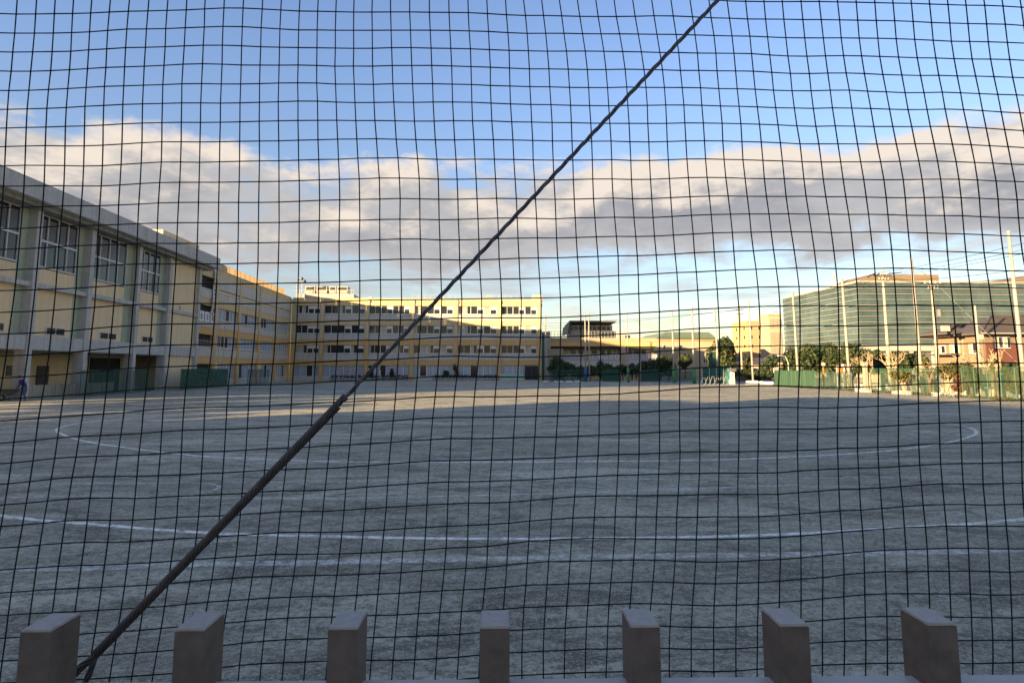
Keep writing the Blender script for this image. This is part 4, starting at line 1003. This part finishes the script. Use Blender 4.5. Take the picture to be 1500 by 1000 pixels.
wire('stay_wire', 'pale slanting stay wire in front of the house roof', atY(1372, 416, 66), atY(1490, 531, 52), 0, .013, NETPOLE)
wire('stay_wire', 'pale slanting stay wire in front of the glass office', atY(1305, 425, 78), atY(1256, 412, 78) - Vector((0, 0, 1)), 0, .012, NETPOLE)
t = thing('street_lamp', 'curved arm street lamp beyond the dark hedge', 'street lamp', (*atY(1150, 540, 96)[:2], 0)); p = atY(1155, 540, 96)
build('post', MB().tube([(p.x, 96, 0), (p.x, 96, 3.2), (p.x - .4, 96, 4.2), (p.x - 1.1, 96, 4.35)], .09, 7), NETPOLE, t); build('lamp_head', MB().ball((p.x - 1.4, 96, 4.32), .45, .2, .13), WHITE, t)

# ------------------------------------------------------------------ right boundary: green fence, pale wall, trees
def gpt(px, X=38.2): Y = X / ((px - 697) / 880); return (X, Y)
a = gpt(1143, 37.2); b = gpt(1205, 37.9)
mesh_fence('screened_fence', 'bright green sheeted fence beside the roadside net poles', a, b, 2.0, 9, GREENM, GREENF)
a = gpt(1206, 37.95); b = gpt(1262, 38.2)
mesh_fence('mesh_fence', 'low green mesh fence section beside the orange mirror post', a, b, 1.9, 5, GREENT, GREENF)
a = gpt(1292, 38.3); b = gpt(1400, 38.6)
mesh_fence('mesh_fence', 'sagging green mesh fence section behind the pruned trees', a, b, 2.25, 6, GREENT, GREENF)
a = gpt(1436, 38.6); b = gpt(1660, 38.9)
mesh_fence('mesh_fence', 'tall green mesh fence section in front of the brick red house', a, b, 2.35, 9, GREENT, GREENF)
pw_ = thing('panelled_wall', 'low roadside wall set with pale rectangular panels behind the mesh', 'wall', (42, 55, 0))
yy = 32.0
while yy < 67:
    L_ = 2.0
    bx('pier', 41.9, 42.25, yy, yy + .35, -.05, 1.85, PALEWALL, pw_)
    if rng.random() < .82: bx('panel', 41.98, 42.1, yy + .38, yy + .35 + L_ - .03, .75, 1.62, PALEWALL, pw_)
    bx('base', 41.95, 42.2, yy + .353, yy + .35 + L_, -.05, .62, CONC, pw_)
    bx('rail', 42.0, 42.12, yy + .353, yy + .35 + L_ - .003, 1.66, 1.78, BARK, pw_)
    yy += L_ + .35
p = atY(1206, 540, 68)
t = thing('road_mirror', 'orange road mirror post standing behind the green sheeted fence', 'road mirror', (p.x, 68, 0))
build('post', MB().tube([(p.x, 68, -.05), (p.x, 68, 2.4)], .07, 8), ORANGE, t); build('mirror', MB().tube([(p.x, 67.95, 2.75), (p.x, 67.85, 2.75)], [.24, .2], 14), WFIN, t)
p = atY(1231, 540, 63)
t = thing('notice_stand', 'small white legged notice stand with an orange board behind the fence', 'sign', (p.x, 63, 0))
for dx in (-.4, .4): build('leg', MB().tube([(p.x + dx, 63, -.05), (p.x + dx, 63, 2.5)], .05, 6), WHITE, t)
build('board', MB().box(p.x - .34, p.x + .34, 62.97, 63.03, 1.8, 2.3), ORANGE, t); build('top', MB().box(p.x - .45, p.x + .5, 62.9, 63.1, 2.35, 2.45), WFIN, t); build('lamp', MB().ball((p.x + .3, 63, 2.6), .2, .2, .17), LAV, t)
p = atY(1267, 540, 58)
t = thing('gate_pillar', 'white capped gate pillar beside the pruned roadside trees', 'gate pillar', (p.x, 58, 0))
build('shaft', MB().box(p.x - .16, p.x + .16, 57.85, 58.15, -.05, 2.35), PALEWALL, t); build('cap', MB().hexa([(p.x - .16, 57.85, 2.353), (p.x + .16, 57.85, 2.353), (p.x + .16, 58.15, 2.353), (p.x - .16, 58.15, 2.353), (p.x - .28, 57.8, 2.9), (p.x + .28, 57.8, 2.9), (p.x + .28, 58.2, 2.9), (p.x - .28, 58.2, 2.9)]), PALEWALL, t)
p = atY(1136, 545, 76); t = thing('warning_sign', 'small cream notice board above the dark hedge end', 'sign', (p.x, 76, 0))
build('board', MB().box(p.x - .32, p.x + .32, 75.95, 76, 1.7, 2.35), WFIN, t); build('leg', MB().box(p.x - .04, p.x + .04, 76.003, 76.08, -.02, 2.2), CONC, t)
ln = MB()
for q in range(3): ln.box(p.x - .2, p.x + .2, 75.93, 75.948, 1.82 + q * .16, 1.87 + q * .16)
build('lettering', ln, INK, t)
px_ = atZ(1095, 563)
m = MB(); p = atZ(1094, 563.5); q = atZ(1133, 565)
t = thing('rolled_sheet', 'long white rolled sheet lying on a dark base by the field edge', 'rolled sheet', ((p.x + q.x) / 2, (p.y + q.y) / 2, 0))
pa = Vector((p.x, p.y, .42)); qa = Vector((q.x, q.y, .36)); build('roll', MB().tube([pa, pa.lerp(qa, .3) + Vector((0, 0, .03)), pa.lerp(qa, .7) - Vector((0, 0, .02)), qa], [.17, .2, .18, .2], 10), WHITE, t, smooth=True)
d = (qa - pa).normalized(); s_ = Vector((-d.y, d.x, 0)) * .3
build('base', MB().hexa([pa - s_ - Vector((0, 0, .42)), qa - s_ - Vector((0, 0, .36)), qa + s_ - Vector((0, 0, .36)), pa + s_ - Vector((0, 0, .42)), pa - s_ - Vector((0, 0, .2)), qa - s_ - Vector((0, 0, .2)), qa + s_ - Vector((0, 0, .2)), pa + s_ - Vector((0, 0, .2))]), DGREY, t)

# trees and shrubs of the right side
for k, (px, Y, yt, w, mt, lab) in enumerate((
        (1160, 104, 505, 34, LEAF, 'dark evergreen tree rising beside the cream louvred building'),
        (1186, 98, 497, 46, LEAF2, 'broad dark green tree below the corner of the glass office'),
        (1222, 96, 503, 44, LEAF2, 'rounded olive tree between two roadside net poles'),
        (1256, 92, 506, 40, LEAF2, 'olive tree behind the white capped gate pillar'),
        (1288, 98, 508, 30, LEAF, 'dark tree behind the wide crossarm utility pole'),
        (1330, 84, 512, 40, LEAF2, 'bushy tree behind the tallest pruned tree'),
        (1204, 112, 500, 40, LEAF, 'dark tree crown between the broad tree and the rounded olive tree'),
        (1240, 108, 501, 40, LEAF, 'dark leafy tree right behind the middle net pole'),
        (1272, 104, 507, 34, LEAF2, 'olive green tree behind the pruned tree beside the gate'),
        (1310, 96, 511, 34, LEAF2, 'leafy tree behind the concrete utility pole'),
        (1352, 78, 516, 22, LEAF3, 'yellowish bush beside the beige house wall'))):
    px_tree('broadleaf_tree', lab, px, Y, yt, 545, w, mt, 60 + k, n=2300, size=.26, frac=.46, nl=9)
for k, (px, Y, yt, w, mt, lab) in enumerate((
        (1422, 46, 531, 26, LEAF3, 'round clipped olive tree in front of the house wall'),
        (1462, 56, 522, 30, LEAF3, 'loose yellow green shrub below the brick red siding'),
        (1482, 52, 528, 26, LEAF2, 'low green shrub against the brick red house'),
        (1395, 56, 528, 26, LEAF2, 'low garden shrub beside the house utility pole'),
        (1508, 44, 530, 34, LEAF2, 'dense shrub where the tall mesh fence goes on'))):
    px_tree('garden_shrub', lab, px, Y, yt, 560, w, mt, 80 + k, n=1500, size=.13, frac=.42, nl=8)
for px, X, ht, lab, sd, lv in ((1291, 39.2, 3.9, 'pruned bare tree with stubby forked limbs beside the gate pillar', 4, 0), (1327, 40.3, 4.3, 'tall pruned bare tree behind the sagging mesh fence', 9, 0), (1252, 40.5, 2.9, 'thin bare tree by the white notice stand', 12, 0),
        (1413, 39.6, 2.5, 'low twiggy bare tree in front of the clipped olive tree', 15, 40), (1490, 40.4, 3.9, 'pale bare tree before the brick red house', 18, 0), (1343, 37.6, 2.0, 'small leafless sapling with reddish twigs at the fence foot', 21, 60), (1446, 41, 3.6, 'crooked bare tree next to the slender white pole', 25, 0), (1385, 40.8, 3.0, 'spindly bare tree beside the house porch', 28, 0)):
    Y = X / ((px - 697) / 880); bare_tree('bare_tree', lab, X, Y, ht, sd, leaves=lv)
LEAFR = mat('leaf_reddish', (0.07, 0.028, 0.014), 0.7, c2=(0.15, 0.062, 0.026), scale=1.5, transl=0.3)
for px, yt, w, Y, lab in ((1490, 541, 36, 43.6, 'reddish brown tree beside the brick red house end'), (1408, 549, 22, 47.2, 'low reddish shrub at the foot of the clipped olive tree')):
    px_tree('autumn_tree', lab, px, Y, yt, 580, w, LEAFR, 400 + px, n=1500, size=.12, frac=.40, nl=8, trunk=.09)
# weeds at the fence foot
lobes = []
for k in range(46):
    Y = 30 + k * .95; lobes.append(((37.6 + rng.uniform(-.3, .5), Y, .12), (.3, .45, .2 + .18 * rng.random())))
stuff(build('weeds', foliage(lobes, 2600, .07, 99), LEAF3, normals=False))
for k, (px, X, w, h) in enumerate(((1290, 37.3, 1.6, .35), (1352, 37.7, 1.2, .4), (1420, 37.9, 1.3, .38))):
    Y = X / ((px - 697) / 880); t = thing('block_edging', ('low stone edging block heap under the pruned bare tree', 'low stone edging blocks by the reddish sapling', 'low stone edging blocks below the clipped olive tree')[k], 'edging', (X, Y, 0))
    for q in range(5): build('block', MB().box(X - .2, X + .15, Y + q * .42, Y + q * .42 + .38, -.02, h * (.6 + .4 * rng.random())), CONC_D, t, bevel=.02)

# ------------------------------------------------------------------ back line: dark screens, sheeting, shrubs
def back_screen(label, pa, pb, yb, h, m, n):
    a = atZ(pa, yb); b = atZ(pb, yb); return mesh_fence('screened_fence', label, (a.x, a.y), (b.x, b.y), h, n, m)
back_screen('dark green screen panel beside the slim green footed pole', 882, 909, 559.5, 1.95, GREEND, 2)
back_screen('dark green screen panel below the pavilion end', 940, 967, 559.5, 1.95, GREEND, 2)
back_screen('dark green mesh barrier below the pavilion shrubs', 807, 856, 559, 1.9, GREENW, 4)
back_screen('open dark green mesh barrier between the two padded poles', 968, 1014, 560, 1.8, GREENW, 4)
sh = thing('teal_sheeting', 'teal sheeting hung on a frame behind the leaning hurdles', 'sheeting', (*atZ(1047, 561)[:2], 0))
a = atZ(1029, 561.5); b = atZ(1071, 562); n = 14
for k in range(n):
    p = a.lerp(b, k / n); q = a.lerp(b, (k + 1) / n); o = .10 * (k % 2); m = MB()
    m.hexa([(p.x, p.y + o, .02), (q.x, q.y + .1 - o, .02), (q.x, q.y + .14 - o, .02), (p.x, p.y + o + .04, .02), (p.x, p.y + o, 2.45), (q.x, q.y + .1 - o, 2.45), (q.x, q.y + .14 - o, 2.45), (p.x, p.y + o + .04, 2.45)]); build('fold', m, TEAL, sh)
for k in range(5): p = a.lerp(b, k / 4); build('post', MB().tube([(p.x, p.y - .08, -.02), (p.x, p.y - .08, 2.5)], .04, 6), PANEL, sh)
cg = thing('batting_cage', 'tall green net cage with a white crossbar behind the teal sheeting', 'batting cage', (*atY(1043, 560, 91)[:2], 0))
xa, xb = atY(1033.5, 530, 91).x, atY(1050, 530, 91).x; zt = atY(1042, 516.5, 91).z
for x in (xa, xb): build('post', MB().tube([(x, 91, -.02), (x, 91, zt)], .07, 7), NETPOLE, cg)
build('crossbar', MB().tube([(xa, 91, zt), (xb, 91, zt + .25)], .07, 7), NETPOLE, cg); build('net', MB().box(xa + .5, xb - .08, 90.98, 91.02, .1, zt - .1), GREEND, cg)
for k in range(7):
    px = 1026 + k * 6.6; p = atZ(px, 562.8); t = thing('leaning_hurdle', 'thin grey tubular hurdle leaning in front of the teal sheeting', 'hurdle', (p.x, p.y, 0), 'hurdles leaning by the teal sheeting')
    h = .95 + .1 * (k % 3); build('frame', MB().tube([(p.x, p.y, 0), (p.x + .5, p.y + .1, h), (p.x + .72, p.y + .1, h * .96), (p.x + .9, p.y + .15, .1)], .028, 5), CONC_D, t); build('foot', MB().tube([(p.x - .05, p.y - .25, .03), (p.x - .05, p.y + .3, .03)], .028, 5), CONC_D, t)
p = atZ(1073.5, 563); t = thing('score_box', 'white scoreboard box on a grey stand by the teal sheeting', 'scoreboard', (p.x, p.y, 0))
build('stand', MB().box(p.x - .3, p.x + .35, p.y, p.y + .5, -.02, .75), CONC, t); build('panel', MB().box(p.x - .27, p.x + .27, p.y - .06, p.y + .2, .753, 1.72), WHITE, t); build('roof', MB().box(p.x - .5, p.x + .5, p.y - .2, p.y + .6, 1.85, 2.25), DGREY, t)
m = MB()
for q in range(4): m.box(p.x - .1, p.x + .14, p.y - .075, p.y - .062, .95 + q * .17, 1.05 + q * .17)
build('numerals', m, INK, t)
# ladders / tools between screens
t = thing('tool_rack', 'rack of yellow and white poles between the dark green screens', 'rack', (*atZ(922, 559)[:2], 0))
for k in range(8):
    p = atZ(911 + k * 3.4, 559); build('staff', MB().tube([(p.x, p.y, 0), (p.x + .15 * (k % 3 - 1), p.y + .2, 1.2 + .5 * rng.random())], .05, 5), (LEAF3, PANEL, WFIN, ORANGE)[k % 4] if k % 4 != 0 else YELL, t)
# white tarpaulins on the ground
for k, (pa, pb) in enumerate(((796, 803), (812, 826), (829, 839), (842, 851))):
    a = atZ(pa, 560.3); b = atZ(pb, 560.3); L_ = []
    for q in range(5): L_.append(((a.x + (b.x - a.x) * (q + .5) / 5, a.y, .12), ((b.x - a.x) / 7, .4, .14 + .12 * rng.random())))
    m = MB()
    for c, s in L_: m.ball(c, *s, n=8, m=5)
    tag(build('white_sandbag', m, WHITE, smooth=True), 'white sandbag heap lying below the dark green mesh barrier', 'sandbag', 'sandbags below the pavilion barrier')
# shrubs and trees along the pavilion
for k, (px, Y, yt, w, mt, lab) in enumerate((
        (815, 109, 521, 30, LEAF, 'tall dark shrub at the pavilion stair'), (838, 110, 531, 24, LEAF, 'dark shrub left of the blue padded pole'), (851, 109, 534, 18, LEAF, 'small dark shrub just behind the blue padded pole'),
        (880, 109, 526, 32, LEAF2, 'spreading shrub below the white letter boards'), (902, 111, 535, 26, LEAF, 'low dark shrub behind the dark green screen panel'), (926, 111, 530, 28, LEAF, 'dark shrub in front of the pavilion pillar'),
        (955, 112, 522, 36, LEAF, 'large dark shrub at the right end of the pavilion'), (981, 112, 521, 26, LEAF, 'tall dark shrub beside the padded pole'),
        (865, 112, 533, 26, LEAF, 'dark shrub between the blue padded pole and the letter boards'), (892, 113, 530, 30, LEAF, 'dark shrub under the last letter boards'), (913, 113, 533, 26, LEAF, 'dark shrub at the foot of the pavilion pillar'), (940, 113, 526, 30, LEAF, 'dark shrub behind the plain net pole'), (968, 113, 520, 30, LEAF, 'dark shrub just beyond the pavilion corner'), (825, 112, 528, 30, LEAF, 'dark shrub below the pavilion stair panel'))):
    px_tree('evergreen_shrub', lab, px, Y, yt, 560, w, mt, 120 + k, n=1500, size=.24, frac=.47, nl=8)
px_tree('broadleaf_tree', 'round brownish tree between the two green padded poles', 1004.5, 116, 515, 560, 23, LEAF2, 141, n=1500, size=.26, frac=.36, nl=8)
px_tree('broadleaf_tree', 'tall dense green tree behind the batting cage', 1064, 112, 488, 560, 44, LEAF2, 142, n=4200, size=.30, frac=.44, nl=12, trunk=.3)
px_tree('broadleaf_tree', 'shorter leafy tree at the foot of the tall dense tree', 1046, 118, 503, 560, 26, LEAF2, 143, n=1600, size=.28, frac=.44, nl=8)
px_tree('broadleaf_tree', 'yellowish tree before the yellow apartment block', 1096, 130, 520, 560, 18, LEAF3, 144, n=1100, size=.28, frac=.44, nl=7)
px_tree('broadleaf_tree', 'dark scrubby tree at the foot of the cream louvred building', 1128, 112, 519, 560, 30, LEAF, 145, n=1500, size=.24, frac=.44, nl=8)
lobes = []
a = Vector(atZ(1080, 557)); b = Vector(atZ(1142, 558))
for k in range(16): p = a.lerp(b, k / 15); lobes.append(((p.x, p.y + 4, 1.0), (1.1, .8, 1.05 + .3 * rng.random())))
o = build('leaves', foliage(lobes, 4200, .17, 150), LEAF, None, normals=False); hd = thing('clipped_hedge', 'long dark hedge behind the white rolled sheet', 'hedge', (a.x, a.y + 4, 0)); parent_to(o, hd)
build('stems', MB().box(a.x, b.x, (a.y + b.y) / 2 + 3.7, (a.y + b.y) / 2 + 4.3, -.05, .8), BARK, hd)
lobes = []
for k in range(60):
    x = -30 + k * 3.6 + rng.uniform(-1, 1); lobes.append(((x + 20, 262 + rng.uniform(-8, 8), 3.2), (4.5, 3, 4 + 2 * rng.random())))
stuff(build('distant_trees', foliage(lobes, 9000, .55, 171), LEAF, normals=False))
# a few distant houses to close the horizon
for k, (px, Y, w, h, lab) in enumerate(((1105, 150, 9, 5.0, 'small pale house between the hedge and the yellow block'), (1055, 175, 14, 6.5, 'distant low house behind the tall dense tree'), (1175, 150, 14, 6.0, 'pale low house half hidden below the glass office'))):
    x = atY(px, 540, Y).x; t = thing('far_house', lab, 'house', (x, Y, 0)); bx('wall', x - w / 2, x + w / 2, Y, Y + 8, -.05, h * .65, CREAMW, t)
    m = MB(); m.hexa([(x - w / 2 - .5, Y - .5, h * .65 + .003), (x + w / 2 + .5, Y - .5, h * .65 + .003), (x + w / 2 + .5, Y + 8.5, h * .65 + .003), (x - w / 2 - .5, Y + 8.5, h * .65 + .003), (x - w / 2 + 1, Y + 3.8, h), (x + w / 2 - 1, Y + 3.8, h), (x + w / 2 - 1, Y + 4.2, h), (x - w / 2 + 1, Y + 4.2, h)]); build('roof', m, ROOFB, t)
    for q in range(3): xx = x - w / 2 + w * (q + .5) / 3; f = build('window', MB().box(xx - .7, xx + .7, Y - .08, Y - .003, 1.2, 2.4), WHITE, t); build('pane', MB().box(xx - .6, xx + .6, Y - .1, Y - .082, 1.3, 2.3), GLASS, f)

# ------------------------------------------------------------------ unseen street block, annex and trees added to shade the near field
SX0, SX1, SY0, SY1, SH = -52.0, -45.0, -100.0, -6.0, 13.5
sb = thing('added_shade_block', 'long cream apartment block added out of view to shade the field', 'building', ((SX0 + SX1) / 2, (SY0 + SY1) / 2, 0))
bx('wall', SX0, SX1, SY0, SY1, -.05, SH - .4, CREAM, sb); bx('roof', SX0 - .3, SX1 + .3, SY0 - .3, SY1 + .3, SH - .397, SH, CONC, sb)  # wall and roof of the added shade block
bx('added_shade_annex', SX0 + .5, SX1 - .2, SY1 + .01, 2.2, -.05, 10.6, BEIGE, sb)  # lower step added to shape the near edge of the shade
for fl in range(3):
    for k in range(14):
        y = SY0 + 4 + k * 6.8; f = build('window', MB().box(SX1 + .003, SX1 + .08, y, y + 2.4, 1 + fl * 3.6, 2.6 + fl * 3.6), WHITE, sb); build('pane', MB().box(SX1 + .082, SX1 + .1, y + .1, y + 2.3, 1.1 + fl * 3.6, 2.5 + fl * 3.6), GLASS, f)  # windows and panes of the added shade block

for k, (x, y, hh) in enumerate(((-39.5, 9, 5.6), (-38.5, 13.5, 5.2), (-38.6, 18, 5.9), (-38.8, 22.5, 5.4), (-38.4, 27, 5.8), (-38.7, 31.5, 5.3), (-38.4, 36, 5.7))):  # out-of-view trees added to dim the left end of the sunlit strip
    tree('broadleaf_tree', ('added unseen shade tree nearest the annex of the added apartment block', 'added unseen shade tree next after the one by the annex', 'second added unseen shade tree in the row from the apartment block', 'third added unseen shade tree in the row from the apartment block', 'added unseen shade tree two trees short of the gymnasium', 'added unseen shade tree next to the one by the gymnasium', 'added unseen shade tree beside the gymnasium end wall')[k], x, y, hh, 2.3, hh * .40, LEAF2, 300 + k, n=4000, size=.26)

# ------------------------------------------------------------------ person with a wheelbarrow
def skinned(name, verts, edges, radii, groups, mats_, parent, sub=1):
    me = bpy.data.meshes.new(name); me.from_pydata([Vector(v) for v in verts], edges, []); o = bpy.data.objects.new(name, me); col.objects.link(o)
    sk = o.modifiers.new('skin', 'SKIN'); ss = o.modifiers.new('sub', 'SUBSURF'); ss.levels = sub; ss.render_levels = sub
    for i, d in enumerate(me.skin_vertices[0].data): d.radius = (radii[i], radii[i]); d.use_root = (i == 0)
    dg = bpy.context.evaluated_depsgraph_get(); new = bpy.data.meshes.new_from_object(o.evaluated_get(dg)); o.modifiers.clear(); o.data = new
    for m in mats_: new.materials.append(m)
    for p in new.polygons:
        c = p.center; best = min(range(len(verts)), key=lambda i: (Vector(verts[i]) - c).length - radii[i] * .6); p.material_index = groups[best]; p.use_smooth = True
    parent_to(o, parent); return o
pp = atZ(35, 586.5); OX_, OY_ = pp.x, pp.y
per = thing('person', 'person in navy jacket and dark cap bending over a wheelbarrow', 'person', (OX_, OY_, 0))
V = []; E = []; RD = []; G = []
def jv(x, y, z, r, g, par=None):                         # x: forward (to the left in the picture), y: sideways
    V.append((OX_ - x, OY_ + y, z)); RD.append(r); G.append(g); i = len(V) - 1
    if par is not None: E.append((par, i))
    return i
pel = jv(-.05, 0, .90, .15, 1); wst = jv(.03, 0, 1.05, .15, 0, pel); chs = jv(.18, 0, 1.26, .17, 0, wst); nk0 = jv(.30, 0, 1.42, .10, 0, chs); nk = jv(.36, 0, 1.49, .055, 2, nk0); h1_ = jv(.41, 0, 1.57, .085, 2, nk); h2_ = jv(.43, 0, 1.66, .088, 3, h1_)
for s in (-1, 1):
    hip_ = jv(-.03, s * .10, .84, .105, 1, pel); kn = jv(.10 if s > 0 else -.02, s * .12, .47, .072, 1, hip_); an = jv(-.02 if s > 0 else -.22, s * .12, .09, .045, 1, kn); jv(.14 if s > 0 else -.06, s * .13, .04, .045, 3, an)
    sh_ = jv(.27, s * .19, 1.35, .075, 0, nk0); el_ = jv(.22, s * .25, 1.07, .055, 0, sh_); wr_ = jv(.40, s * .25, .88, .036, 0, el_); hd_ = jv(.46, s * .25, .84, .038, 2, wr_)
    for q, (dx, dz, dy) in enumerate(((.07, -.01, .03), (.08, -.02, .01), (.078, -.025, -.01), (.065, -.03, -.03), (.03, .045, .045))):
        f1_ = jv(.46 + dx * .6, s * (.25 - dy), .84 + dz, .011, 2, hd_); jv(.46 + dx, s * (.25 - dy), .84 + dz - .035, .009, 2, f1_)
skinned('body', V, E, RD, G, [NAVY, TROUS, SKIN, HAIRM], per)
cp_ = MB(); cp_.ball((OX_ - .43, OY_, 1.68), .115, .105, .09, 12, 8); cp_.hexa([(OX_ - .66, OY_ - .08, 1.655), (OX_ - .5, OY_ - .095, 1.66), (OX_ - .5, OY_ + .095, 1.66), (OX_ - .66, OY_ + .08, 1.655), (OX_ - .66, OY_ - .08, 1.667), (OX_ - .5, OY_ - .095, 1.685), (OX_ - .5, OY_ + .095, 1.685), (OX_ - .66, OY_ + .08, 1.667)])
build('cap', cp_, HAIRM, per, smooth=False)
fc = MB(); fc.ball((OX_ - .505, OY_, 1.585), .022, .016, .025, 6, 5); build('nose', fc, SKIN, per, smooth=True)
ey = MB()
for s in (-1, 1): ey.ball((OX_ - .492, OY_ + s * .035, 1.61), .010, .012, .008, 6, 5)
build('eyes', ey, INK, per)
mt_ = MB(); mt_.box(OX_ - .495, OX_ - .485, OY_ - .022, OY_ + .022, 1.54, 1.548); build('mouth', mt_, REDP, per)
er = MB()
for s in (-1, 1): er.ball((OX_ - .41, OY_ + s * .088, 1.59), .025, .012, .035, 6, 5)
build('ears', er, SKIN, per)
wbx = OX_ - 1.05
wbr = thing('wheelbarrow', 'dark wheelbarrow held by the person in the navy jacket', 'wheelbarrow', (wbx, OY_, 0))
m = MB(); T = lambda x, y, z: (wbx + x, OY_ + y, z)
top_ = [T(-.55, -.36, .78), T(.42, -.33, .78), T(.42, .33, .78), T(-.55, .36, .78)]; bot_ = [T(-.25, -.2, .42), T(.25, -.2, .42), T(.25, .2, .42), T(-.25, .2, .42)]
for k in range(4):
    j = (k + 1) % 4; m.face([bot_[k], bot_[j], top_[j], top_[k]])
m.face(bot_); build('tray', m, DGREY, wbr, normals=False); build('rim', MB().tube(top_ + [top_[0]], .02, 6), BLACK, wbr)
for s in (-1, 1):
    build('handle', MB().tube([T(-.5, s * .06, .25), T(.1, s * .24, .42), T(.62, s * .25, .82)], .022, 7), GREENF, wbr); build('leg', MB().tube([T(.12, s * .22, .42), T(.22, s * .24, .0), T(.3, s * .24, .42)], .018, 6), GREENF, wbr)
ty = [T(-.5 + .19 * math.cos(a * .5236), 0, .21 + .19 * math.sin(a * .5236)) for a in range(13)]; w_ = build('wheel', MB().tube([T(-.5, -.05, .21), T(-.5, .05, .21)], .13, 12), PANEL, wbr); build('tyre', MB().tube(ty, .045, 7, cap=False), BLACK, w_, smooth=True)

for o in bpy.data.objects:
    if '_org' in o: del o['_org']
